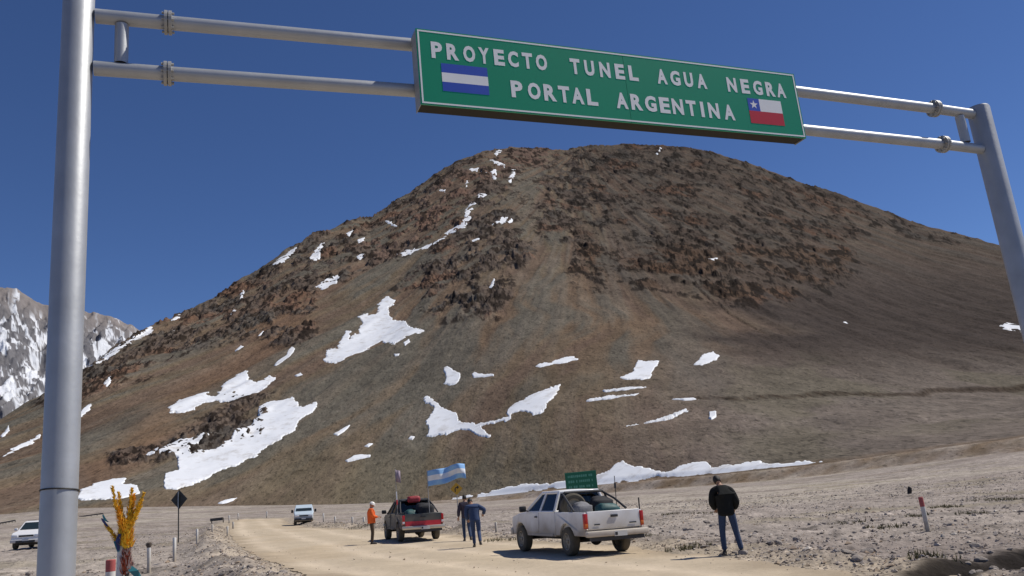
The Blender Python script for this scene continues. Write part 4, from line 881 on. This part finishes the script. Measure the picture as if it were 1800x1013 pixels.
def person(label, loc, face, height, pose, jacket, trousers, shoes='shoe', headwear='hair', hood=False, bulk=1.0, hem=.86):
    ang = math.atan2(face[1], face[0])-math.pi/2
    t = thing('person', label, 'person', loc, Matrix.Rotation(ang, 3, 'Z')); k = height/1.75
    j = {n: Vector(p)*k for n, p in {**BASE, **pose}.items()}
    J = {n: (j[n], r*k) for n, r in dict(pelvis=.12, waist=.11, chest=.13, collar=.08, neck=.052, head=.065, sh_l=.055, el_l=.04, wr_l=.028, sh_r=.055, el_r=.04, wr_r=.028, hip_l=.08, kn_l=.052, an_l=.038, hip_r=.08, kn_r=.052, an_r=.038).items()}
    E = [('pelvis', 'waist'), ('waist', 'chest'), ('chest', 'collar'), ('collar', 'neck'), ('neck', 'head')]+[e for s in 'lr' for e in (('collar', 'sh_'+s), ('sh_'+s, 'el_'+s), ('el_'+s, 'wr_'+s), ('pelvis', 'hip_'+s), ('hip_'+s, 'kn_'+s), ('kn_'+s, 'an_'+s))]
    V, Fc = skin_tree(J, E, 'pelvis'); b = MB().add(V, Fc)
    # head with face
    hd = j['head']; fwd = Vector((0, 1, 0)); up = (hd-j['neck']).normalized(); R = Matrix((up.cross(fwd).normalized()*-1, (fwd-up*fwd.dot(up)).normalized(), up)).transposed()
    tilt = R
    hb = MB()
    def hdef(q):
        f = q.y; w_ = 1-.22*max(0, -q.z)**1.5; y_ = q.y*(1+.10*max(0, -q.z)); 
        if f > .75 and -.35 < q.z < .15: y_ += .14*max(0, 1-abs(q.x)*5)
        return Vector((q.x*w_, y_, q.z))
    ball(hb, (0, 0, 0), (.076, .097, .118), 14, hdef)
    for s in (-1, 1): ball(hb, (s*.076, -.005, -.01), (.012, .022, .032), 5)
    b.add([tilt@(Vector(v)*k)+hd for v in hb.V], hb.F)
    b.m = 1; eb = MB()
    for s in (-1, 1): ball(eb, (s*.03, .088, .012), (.012, .008, .007), 4)
    eb.box((0, .098, -.055), (.045, .008, .010)); b.add([tilt@(Vector(v)*k)+hd for v in eb.V], eb.F); b.m = 0
    # hands: palm, four curled fingers, thumb
    for s, sg_ in (('l', -1), ('r', 1)):
        wv_ = j['wr_'+s]; d = (wv_-j['el_'+s]).normalized(); sd_ = d.cross(Vector((0, 1, 0)));  sd_ = sd_.normalized() if sd_.length > .2 else Vector((1, 0, 0)); nn = sd_.cross(d)
        pc = wv_+d*.045*k; b.hexa([wv_+sd_*a*.028*k+nn*c*.012*k for a, c in ((-1, -1), (1, -1), (1, 1), (-1, 1))]+[wv_+d*.09*k+sd_*a*.04*k+nn*c*.011*k for a, c in ((-1, -1), (1, -1), (1, 1), (-1, 1))])
        for q, ln in enumerate((.068, .078, .074, .056)):
            p0 = wv_+d*.085*k+sd_*(-.030+.020*q)*k; p1 = p0+d*ln*.5*k+nn*.008*k; p2_ = p1+d*ln*.35*k+nn*.022*k; b.tube([p0, p1, p2_], [.0095*k, .0085*k, .0065*k], 6)
        p0 = wv_+d*.03*k-sd_*.026*k; b.tube([p0, p0+(d*.03-sd_*.028+nn*.01)*k, p0+(d*.06-sd_*.032+nn*.022)*k], [.012*k, .0105*k, .008*k], 6)
    b.build('body', [MT['skin'], MT['hair']], t, sm=True, ang=60)
    # jacket: hem, waist, chest, shoulders, sleeves
    hemv = j['pelvis'].lerp(j['waist'], (hem-.95)/.13) if hem > .95 else j['pelvis']+Vector((0, 0, (hem-.95)*k))
    Jj = {'hem': (hemv, (.150*k*bulk, .135*k*bulk)), 'waist': (j['waist'], (.150*k*bulk, .135*k*bulk)), 'chest': (j['chest'], (.165*k*bulk, .145*k*bulk)), 'collar': (j['collar'], .095*k), 'nk': (j['collar'].lerp(j['neck'], .55), .066*k)}
    Ej = [('hem', 'waist'), ('waist', 'chest'), ('chest', 'collar'), ('collar', 'nk')]
    for s in 'lr':
        Jj['sh'+s] = (j['sh_'+s], .078*k*bulk); Jj['el'+s] = (j['el_'+s], .062*k*bulk); Jj['wr'+s] = (j['wr_'+s].lerp(j['el_'+s], .06), .046*k*bulk); Ej += [('collar', 'sh'+s), ('sh'+s, 'el'+s), ('el'+s, 'wr'+s)]
    V, Fc = skin_tree(Jj, Ej, 'waist'); MB().add(V, Fc).build('jacket', MT[jacket], t, sm=True, ang=80)
    Jt = {'pelvis': (j['pelvis']+Vector((0, 0, .02)), (.135*k, .12*k)), 'waist': (j['waist'], .115*k)}; Et = [('waist', 'pelvis')]
    for s in 'lr':
        kn, an = j['kn_'+s], j['an_'+s]
        Jt['h'+s] = (j['hip_'+s], .098*k); Jt['m'+s] = (j['hip_'+s].lerp(kn, .5), .088*k); Jt['k'+s] = (kn, .072*k); Jt['c'+s] = (kn.lerp(an, .5), .066*k); Jt['a'+s] = (an+Vector((0, 0, .0)), .060*k)
        Et += [('pelvis', 'h'+s), ('h'+s, 'm'+s), ('m'+s, 'k'+s), ('k'+s, 'c'+s), ('c'+s, 'a'+s)]
    V, Fc = skin_tree(Jt, Et, 'pelvis'); MB().add(V, Fc).build('trousers', MT[trousers], t, sm=True, ang=80)
    for s, sgn in (('l', -1), ('r', 1)):
        an = j['an_'+s]; b = MB(); z0 = an.z-.09*k
        b.rbox((an.x+sgn*.012*k, an.y+.055*k, z0+.012*k), (.095*k, .285*k, .024*k), .010*k)
        ball(b, (an.x+sgn*.012*k, an.y+.06*k, z0+.035*k), (.046*k, .135*k, .045*k), 8); ball(b, (an.x, an.y, z0+.07*k), (.045*k, .052*k, .06*k), 8); b.build('shoe', MT[shoes], t, sm=True)
    hb = MB()
    if headwear == 'helmet':
        def hd2(q): return Vector((q.x, q.y, max(q.z, -.05)))
        ball(hb, (0, -.005, .03), (.105, .13, .115), 12, hd2); V = hb.V; hb2 = MB(); hb2.V = V; hb2.F = hb.F; hb2.MI = hb.MI; hb2.lathe([(.10, .022), (.128, .016), (.128, .024), (.10, .034)], (0, .012, 0), 'z', 20); hb = hb2
    else:
        def hd3(q):
            z_ = q.z
            if q.y > .25 and q.z < .45: return Vector((q.x*.9, q.y*.78, max(z_, -.2)))
            return Vector((q.x, q.y, max(z_, -.55)))
        ball(hb, (0, -.008, .008), (.086, .103, .122), 12, hd3)
    o = MB().add([tilt@(Vector(v)*k)+hd for v in hb.V], hb.F).build('helmet' if headwear == 'helmet' else 'hair', MT[headwear], t, sm=True, ang=80)
    if hood:
        b = MB(); ball(b, j['collar']+Vector((0, -.06, .06))*k, (.12*k, .09*k, .075*k), 8); b.build('hood', MT[jacket], t, sm=True)
    return t
def ppl(u, v): p = gp(u, v); return p
p = ppl(1288, 977)
person('man in black jacket and blue jeans standing at the road edge, head bowed', p, (.12, 1), 1.79,
       {'collar': (-.02, .05, 1.43), 'chest': (-.01, .02, 1.27), 'neck': (-.05, .09, 1.50), 'head': (-.08, .15, 1.60), 'sh_l': (-.22, .04, 1.38), 'sh_r': (.17, .03, 1.36), 'el_l': (-.28, .04, 1.12), 'wr_l': (-.20, .22, .98), 'el_r': (.26, -.03, 1.10), 'wr_r': (.20, .18, .95),
        'kn_l': (-.14, .05, .50), 'an_l': (-.15, .05, .09), 'kn_r': (.15, .0, .49), 'an_r': (.20, -.10, .09), 'hip_r': (.10, 0, .90)}, 'black_cloth', 'denim', hood=False, bulk=1.36, hem=.82)
p = ppl(655, 957)
person('man in orange jacket and white helmet standing beside the dark pickup', p, (1, .25), 1.64,
       {'head': (0, .06, 1.63), 'el_l': (-.23, .04, 1.15), 'wr_l': (-.12, .26, 1.12), 'el_r': (.23, .04, 1.15), 'wr_r': (.10, .28, 1.10)}, 'orange', 'brown_cloth', headwear='helmet', bulk=1.38)
p = ppl(822, 951)
person('man in dark violet jacket and jeans walking away, left of the man in navy', p, (-.15, 1), 1.70,
       {'el_l': (-.27, -.06, 1.15), 'wr_l': (-.29, .0, .92), 'kn_l': (-.10, .12, .52), 'an_l': (-.10, .10, .09), 'kn_r': (.10, .02, .50), 'an_r': (.12, -.22, .12)}, 'darkviolet', 'denim', bulk=1.25)
p = ppl(839, 962)
person('man in navy jacket and trousers walking away bent forward with an elbow out', p, (-.1, 1), 1.68,
       {'chest': (-.03, .06, 1.24), 'collar': (-.06, .14, 1.37), 'neck': (-.09, .20, 1.44), 'head': (-.12, .28, 1.53), 'sh_l': (-.25, .12, 1.34), 'sh_r': (.12, .10, 1.35), 'el_r': (.36, .0, 1.22), 'wr_r': (.30, .22, 1.06), 'el_l': (-.30, .10, 1.08), 'wr_l': (-.24, .25, .92),
        'kn_r': (.10, .05, .51), 'an_r': (.11, -.27, .17), 'kn_l': (-.09, .15, .51), 'an_l': (-.08, .20, .09)}, 'navy', 'navy', bulk=1.30)

# ------------------------------------------------------------------ signs, posts and small things along the road
p = gp(313.5, 954.5); t = thing('traffic_sign', 'dark back of a diamond road sign on a tall post beside the left verge', 'road sign', p, Matrix.Rotation(math.radians(-14), 3, 'Z'))
MB().lathe([(.035, -.2), (.035, 2.9), (.0, 2.9)], (0, 0, 0), 'z', 10).build('post', MT['sign_back'], t)
MB().add([(x_, y_, 2.42+z_) for y_ in (.045, .06) for x_, z_ in ((0, -.55), (.55, 0), (0, .55), (-.55, 0))], [(0, 1, 2, 3), (7, 6, 5, 4)]+[(i, i+4, (i+1) % 4+4, (i+1) % 4) for i in range(4)]).build('plate', MT['sign_back'], t)
b = MB().box((0, .038, 2.58), (.5, .012, .04)); b.box((0, .038, 2.26), (.5, .012, .04)); b.build('stiffener', MT['chassis'], t)
MB().box((-.0, -.038, 2.4), (.05, .006, .95)).build('reflective_strip', MT['galv'], t)

p0 = gp(806, 909); t = thing('traffic_sign', 'yellow diamond warning sign with black arrow behind the walking men', 'road sign', p0, Matrix.Rotation(math.radians(6), 3, 'Z'))
MB().lathe([(.04, -.2), (.04, 2.9), (0, 2.9)], (0, .03, 0), 'z', 10).build('post', MT['pole_grey'], t)
MB().add([(x_, y_, 2.42+z_) for y_ in (-.03, -.015) for x_, z_ in ((0, -.54), (.54, 0), (0, .54), (-.54, 0))], [(3, 2, 1, 0), (4, 5, 6, 7)]+[(i, (i+1) % 4, (i+1) % 4+4, i+4) for i in range(4)]).build('plate', MT['yellow_sign'], t)
b = MB(); pts = [(-.12, -.26), (-.12, .02), (-.02, .12), (.08, .12)]
for a_, c_ in zip(pts[:-1], pts[1:]):
    dx, dz = c_[0]-a_[0], c_[1]-a_[1]; L = math.hypot(dx, dz); nx, nz = -dz/L*.045, dx/L*.045
    b.hexa([(a_[0]+nx, -.036, 2.42+a_[1]+nz), (a_[0]-nx, -.036, 2.42+a_[1]-nz), (c_[0]-nx, -.036, 2.42+c_[1]-nz), (c_[0]+nx, -.036, 2.42+c_[1]+nz), (a_[0]+nx, -.031, 2.42+a_[1]+nz), (a_[0]-nx, -.031, 2.42+a_[1]-nz), (c_[0]-nx, -.031, 2.42+c_[1]-nz), (c_[0]+nx, -.031, 2.42+c_[1]+nz)])
b.add([(.06, -.036, 2.70), (.06, -.036, 2.38), (.24, -.036, 2.54), (.06, -.031, 2.70), (.06, -.031, 2.38), (.24, -.031, 2.54)], [(0, 1, 2), (5, 4, 3), (0, 3, 4, 1), (1, 4, 5, 2), (2, 5, 3, 0)])
b.build('arrow', MT['black'], t)

a = math.radians(4); dd = 54.0; px_, py_ = dd*math.sin(math.radians(3.4)), dd*math.cos(math.radians(3.4)); zg = float(base_z(px_, py_)); zc = HC+dd*float(aztan(np.array(988.), np.array(849.5))[1])
t = thing('road_sign', 'small green rectangular sign with faint white lines behind the white pickup', 'road sign', (px_, py_, zg), Matrix.Rotation(math.radians(-5), 3, 'Z')); zc -= zg
MB().rbox((0, 0, zc), (2.0, .03, 1.20), .01).build('panel', MT['sign_green_far'], t)
for s in (-1, 1): MB().box((s*.7, .05, zc/2-.1), (.09, .06, zc+.9)).build('post', MT['timber'], t)
FL = pm('faded_letters', (.12, .36, .24), .6); rr2 = random.Random(4)
for r_, z_ in enumerate((.34, .02, -.32)):
    x_ = -.82
    while x_ < .72:
        w2 = rr2.uniform(.06, .12); MB().box((x_+w2/2, -.018, zc+z_), (w2, .004, .13+.03*rr2.random())).build('letter', FL, t); x_ += w2+(.03 if rr2.random() > .2 else .12)
b = MB(); b.box((0, -.018, zc+.575), (1.96, .004, .02)); b.box((0, -.018, zc-.575), (1.96, .004, .02)); b.build('border', pm('faded_border', (.05, .26, .16), .6), t)

def marker(u, v, h, r, label, group, cap=None, lean=0, leany=0, loc=None):
    p = gp(u, v) if loc is None else Vector(loc)
    t = thing('marker_post', label, 'marker post', p, Matrix.Rotation(lean, 3, 'Y')@Matrix.Rotation(leany, 3, 'X'), group)
    if cap is None: MB().lathe([(r, -.15), (r, h-.02), (r*.8, h), (0, h)], (0, 0, 0), 'z', 12).build('post', MT['post_white'], t, sm=True)
    elif cap == 'dark':
        MB().lathe([(r, -.15), (r, h*.82)], (0, 0, 0), 'z', 12).build('post', MT['post_white'], t, sm=True); MB().lathe([(r*1.05, h*.822), (r*1.45, h*.90), (r*1.45, h*.97), (r*.8, h), (0, h)], (0, 0, 0), 'z', 12).build('cap', MT['post_dark'], t, sm=True)
    else:
        z_ = [(-.15, h*.62, 'post_white', 'post'), (h*.622, h*.66, 'post_red', 'band'), (h*.662, h*.80, 'post_white', 'white_band'), (h*.802, h, 'post_red', 'red_top')] if cap == 'banded' else [(-.15, h*.72, 'post_white', 'post'), (h*.722, h, 'post_red', 'red_top')]
        for a_, c_, m_, n_ in z_:
            pr = [(r, a_), (r, c_-.012), (r*.85, c_), (0, c_)] if c_ == h else [(r, a_), (r, c_)]
            MB().lathe(pr, (0, 0, 0), 'z', 14).build(n_, MT[m_], t, sm=True)
    return t
LG = 'white marker posts along the left verge'; RG = 'white marker posts along the far bend of the road'
q = hit(192, 1092); marker(0, 0, .94, .075, 'red and white banded post beside the yellow bouquet', None, 'banded', loc=(q[0], q[1], road_top(*q)))
marker(262, 1006, .86, .055, 'white post with dark flared top, right of the yellow bouquet', LG, 'dark', -.02)
marker(306.5, 990, .78, .058, 'white post at the foot of the dark diamond sign', LG)
marker(346.5, 965, .74, .05, 'white post on the stony verge just right of the dark diamond sign', LG)
marker(373.5, 947, .46, .06, 'short white post half buried, between the diamond sign and the road', LG)
marker(400, 944, .62, .06, 'white post at the left edge where the sandy road narrows', LG)
for (u, v, h, lb) in ((403, 920, .9, 'tiny white post just right of the short low barrier'), (410, 930, .6, 'tiny white post at the road edge, nearest of those left of the van'), (419, 915, .9, 'tiny white post where the sandy road reaches the far plain, left of the van'), (469, 911.5, .9, 'lone tiny white post midway between the short low barrier and the van')):
    marker(u, v, h, .085, lb, 'far white posts left of the van')
for (u, v, h, lb) in ((550, 916, .85, 'first tiny white post right of the blue van'), (569, 918, .85, 'second tiny white post right of the blue van'), (589.5, 924.5, .62, 'third tiny white post counting right from the blue van'), (620, 925, .6, 'tiny white post left of the man in orange, second nearest him'), (640, 925, .6, 'tiny white post nearest the man in orange, behind his left side')):
    marker(u, v, h, .07, lb, RG)
marker(873, 939, .46, .055, 'short white post on stones between the navy man and the white pickup', 'white marker posts on the right verge')
marker(1631.5, 934, .93, .062, 'leaning white post with red top on the right verge', 'white marker posts on the right verge', 'red', -.02, 0)

# yellow ribbon bouquet on its post, beside the left gantry post
q = hit(222, 1095); zq = road_top(*q); bq = thing('yellow_bouquet', 'yellow and orange cloth bouquet with teal ribbon tied to a post', 'bouquet', (q[0], q[1], zq))
dq = math.hypot(*q); sc = dq/FPX*.885
azq = math.radians(float(aztan(np.array(222.), np.array(950.))[0])); rt = Vector((math.cos(azq), -math.sin(azq), 0))
def bp(u, v, dep=0):
    r = ray(u, v); hd_ = math.hypot(r[0], r[1]); P_ = Vector((0, 0, HC))+Vector(r)*(dq+dep)/hd_; return P_-Vector((q[0], q[1], zq))
def c5(cx, cy, dep=0): return bp(cx/4.757, 800+cy/4.757, dep)
MB().tube([c5(1015, 760, .03), c5(1000, 1013, .03), Vector((c5(1000, 1013).x, c5(1000, 1013).y+.02, -.2))], .055, 14).build('post', MT['post_white'], bq, sm=True)
def spray(pts, r0, mat, seed, name='flower_spike'):
    """a ruffled spike: many small petals set round a stem"""
    R_ = random.Random(seed); b = MB(); pts = [Vector(p) for p in pts]
    b.tube(pts, [r0*.42*(1-.75*i/(len(pts)-1)) for i in range(len(pts))], 9)
    for k in range(260):
        s = R_.random(); f = s*(len(pts)-1); i = min(int(f), len(pts)-2); c = pts[i].lerp(pts[i+1], f-i); ax = (pts[i+1]-pts[i]).normalized()
        rr3 = r0*1.25*(1-.55*s)*R_.uniform(.5, 1.15); n_ = Vector((R_.gauss(0, 1), R_.gauss(0, 1), R_.gauss(0, 1))); n_ = (n_-ax*n_.dot(ax)).normalized(); sd_ = ax.cross(n_)
        tip = c+n_*rr3*1.1+ax*rr3*R_.uniform(.5, 1.5); w3 = .013*R_.uniform(.6, 1.5)
        b.add([c+sd_*w3*.4, c-sd_*w3*.4, c+n_*rr3*.6-sd_*w3+ax*.02, c+n_*rr3*.6+sd_*w3+ax*.02, tip], [(0, 1, 2, 3), (3, 2, 4)])
    return b.build(name, MT[mat], bq)
bs = (1055, 700)
for k, (pp, r0, m_) in enumerate([([(1045, 620), (970, 430), (938, 265)], .055, 'yellow'), ([(1040, 600), (1010, 460), (992, 320)], .055, 'yellow'), ([(1040, 640), (1005, 540), (990, 440)], .07, 'yellow2'), ([(1065, 600), (1085, 450), (1105, 275)], .06, 'yellow'),
                                  ([(1070, 600), (1105, 450), (1120, 330)], .06, 'yellow2'), ([(1075, 610), (1140, 470), (1205, 320)], .055, 'yellow'), ([(1070, 640), (1150, 480), (1185, 380)], .055, 'yellow'), ([(990, 740), (930, 640), (880, 580)], .045, 'yellow'), ([(1060, 780), (1055, 680), (1060, 560)], .10, 'yellow'), ([(1070, 780), (1080, 690), (1085, 600)], .10, 'yellow2'), ([(1020, 760), (1020, 660), (1030, 560)], .09, 'yellow')]):
    spray([c5(x_, y_, .05*math.sin(k*2.1)) for x_, y_ in pp], r0, m_, k)
spray([c5(1062, 980), c5(1058, 880), c5(1060, 770)], .095, 'redwrap', 40, 'red_wrapping'); spray([c5(1050, 1000), c5(1050, 900), c5(1050, 800)], .10, 'redwrap', 41, 'red_wrapping')
spray([c5(1060, 990), c5(1058, 880), c5(1066, 780)], .105, 'palerib', 42, 'pale_wrapping')
MB().tube([c5(1060, 780), c5(1058, 900), c5(1062, 1000), c5(1050, 1300)], [.05, .06, .035, .03], 10).build('stem', MT['timber'], bq, sm=True)
def ribbon(pts, w3, mat, name='ribbon'):
    b = MB(); V = []; 
    for i, p_ in enumerate(pts): p_ = Vector(p_); o_ = rt*w3*(.6+.4*math.sin(i*1.7)); V += [p_-o_, p_+o_]
    b.add(V, [(2*i, 2*i+1, 2*i+3, 2*i+2) for i in range(len(pts)-1)]); o = b.build(name, MT[mat], bq); o.modifiers.new('s', 'SOLIDIFY').thickness = .004; return o
ribbon([c5(1080, 930, -.08), c5(1120, 970, -.1), c5(1140, 1013, -.07), c5(1165, 1080, -.1)], .07, 'tealrib'); ribbon([c5(1100, 935, -.06), c5(1150, 985, -.04), c5(1185, 1040, -.06)], .03, 'tealrib')
ribbon([c5(1000, 660, -.06), c5(985, 720, -.07), c5(990, 800, -.06)], .035, 'bluerib'); ribbon([c5(960, 720, -.05), c5(985, 770, -.06), c5(990, 810, -.06)], .035, 'tealrib'); ribbon([c5(900, 600, -.02), c5(870, 560, -.02), c5(850, 530, -.02)], .022, 'bluerib'); ribbon([c5(905, 560, 0), c5(880, 545, 0), c5(860, 500, 0)], .022, 'tealrib')

# low barriers on the plain at the left
def barrier(u0, u1, v, h, label):
    a_ = gp(u0, v); b_ = gp(u1, v); d_ = b_-a_; d_.z = 0; L = d_.length; t = thing('low_barrier', label, 'barrier', (a_+b_)/2, Matrix.Rotation(math.atan2(d_.y, d_.x), 3, 'Z'))
    MB().box((0, 0, h*.72), (L, .10, h*.55)).build('beam', MT['timber'], t); n = max(2, int(L/2.5)+1)
    for k in range(n): MB().box((-L/2+.15+(L-.3)*k/(n-1), .09, h*.42), (.14, .08, h*.9)).build('post', MT['timber'], t)
barrier(370, 392, 921, .6, 'short low dark barrier left of where the sandy road narrows')
barrier(139, 181, 908.5, .42, 'long low dark barrier between the gantry post and the yellow bouquet')
barrier(-20, 26, 922.5, .42, 'low dark barrier at the far left above the white car')

# dark upright boulder standing on the right plain
def rockmesh(seed, sub=2):
    bm = bmesh.new(); bmesh.ops.create_icosphere(bm, subdivisions=sub, radius=1); R_ = np.random.default_rng(seed)
    pl = [(Vector(R_.normal(size=3)).normalized(), R_.uniform(.55, .9)) for _ in range(9)]
    for v in bm.verts:
        for n_, d_ in pl:
            e = v.co.dot(n_)-d_
            if e > 0: v.co -= n_*e
        v.co *= R_.uniform(.94, 1.06)
    me = bpy.data.meshes.new('stone'); bm.to_mesh(me); bm.free(); me.materials.append(MT['stone']); return me
me = rockmesh(99); me.materials.clear(); me.materials.append(pm('dark_rock', (.03, .026, .025), .95)); p = gp(1600, 869); o = put(bpy.data.objects.new('boulder', me)); o.location = p+Vector((0, 0, .22)); o.scale = (.19, .17, .36); o.rotation_euler = (.1, .15, .4)
tag(o, 'small dark upright boulder behind the leaning white post', 'boulder')

# stones one can pick out: parts of the ground
SM = [rockmesh(i, 2) for i in range(8)]
R_ = random.Random(21); n = 0
while n < 240:
    s_az = R_.uniform(-33, 33); d = 11+26*R_.random()**1.6; x = d*math.sin(math.radians(s_az)); y = d*math.cos(math.radians(s_az)); r = float(road_sd(np.array([x]), np.array([y]))[0])
    if r > -.35 or (x < 0 and R_.random() < .35): continue
    if r < -7 and x < 0 and R_.random() < .8: continue
    s = .028+.075*R_.random()**2.6+d*.0012; o = bpy.data.objects.new('stone', SM[n % 8]); put(o, ground); o.location = (x, y, road_top(x, y)+s*.22); o.scale = (s*R_.uniform(.8, 1.4), s*R_.uniform(.8, 1.3), s*R_.uniform(.5, .85)); o.rotation_euler = (R_.uniform(-.3, .3), R_.uniform(-.3, .3), R_.uniform(0, 6)); n += 1

# gravel too small to pick out
N = 115000; az = np.radians(rng.uniform(-38, 38, N)); d = 8.5+78*rng.random(N)**1.25; x = d*np.sin(az); y = d*np.cos(az); r = road_sd(x, y)
clump = fbm(x*.18, y*.18, 4, 300); keep = (shade_band_dist(x, y) > .62) & (r < -.05+.35*rng.standard_normal(N)*.6) & (rng.random(N) < np.clip(.45+.9*smooth(-3.2, -.5, r)+.6*clump, .12, 1)*np.where(x < 0, np.clip(.95+.12*(r+3), .12, 1), 1))
sparse = (r > .1) & (rng.random(N) < .035); keep |= sparse
x, y, d, r = x[keep], y[keep], d[keep], r[keep]; N = len(x); z = ground_z(x, y)
size = np.clip(rng.lognormal(-4.05, .5, N), .009, .08)*(1+d*.012); size = np.where(r > .1, size*.55, size)
oc = np.array([(1, 0, 0), (-1, 0, 0), (0, 1, 0), (0, -1, 0), (0, 0, 1), (0, 0, -1)], float); of = np.array([(0, 2, 4), (2, 1, 4), (1, 3, 4), (3, 0, 4), (2, 0, 5), (1, 2, 5), (3, 1, 5), (0, 3, 5)])
V = oc[None]*rng.uniform(.55, 1.25, (N, 6, 1))+rng.normal(0, .16, (N, 6, 3)); V *= size[:, None, None]*np.array([1.1, 1.0, .62]); ra = rng.uniform(0, 6.28, N); ca, sa_ = np.cos(ra)[:, None], np.sin(ra)[:, None]
VX = V[..., 0]*ca-V[..., 1]*sa_+x[:, None]; VY = V[..., 0]*sa_+V[..., 1]*ca+y[:, None]; VZ = V[..., 2]+(z+size*.18)[:, None]
pal = np.array([(.33, .285, .25), (.22, .185, .165), (.41, .36, .32), (.36, .275, .20), (.15, .125, .11), (.50, .45, .39)]); cc = pal[rng.choice(6, N, p=[.32, .2, .17, .15, .08, .08])]*rng.uniform(.85, 1.15, (N, 1))
sand = smooth(-1.2, .3, r)[:, None]; cc = cc*(1-.5*sand)+np.array((.38, .31, .22))*.5*sand
fc = (of[None]+6*np.arange(N)[:, None, None]).reshape(-1, 3)
tag(grid_obj('gravel', np.stack([VX, VY, VZ], -1).reshape(-1, 3), fc, np.repeat(cc, 6, 0), MT['gravel'], None, False), kind='stuff')

# dry grass tufts on the stony plain
b = MB(); R_ = random.Random(5)
for (u, v, n, rad) in ((1760, 879, 60, 1.2), (1790, 877, 60, 1.2), (1662, 892, 40, .6), (1712, 903, 36, .5), (1490, 922, 30, .6), (1610, 906, 26, .4), (1240, 903, 40, .9), (1178, 904, 30, .6), (1560, 930, 26, .5), (1650, 1000, 20, .4), (640, 930, 30, 1.0), (890, 950, 30, .8), (1210, 968, 30, .5), (1130, 950, 26, .5)):
    c = gp(u, v)
    for k in range(n*2):
        a_ = R_.uniform(0, 6.28); rr4 = rad*R_.random()**.6; x_, y_ = c.x+rr4*math.cos(a_)*1.3, c.y+rr4*math.sin(a_); z_ = road_top(x_, y_)
        for q_ in range(3):
            h_ = R_.uniform(.05, .15); lx, ly = R_.uniform(-.07, .07), R_.uniform(-.07, .07); w4 = R_.uniform(.008, .02); aa = R_.uniform(0, 3.14)
            b.add([(x_-w4*math.cos(aa), y_-w4*math.sin(aa), z_-.01), (x_+w4*math.cos(aa), y_+w4*math.sin(aa), z_-.01), (x_+lx, y_+ly, z_+h_)], [(0, 1, 2)])
tag(mesh('grass', b.V, b.F, MT['grass']), kind='stuff')
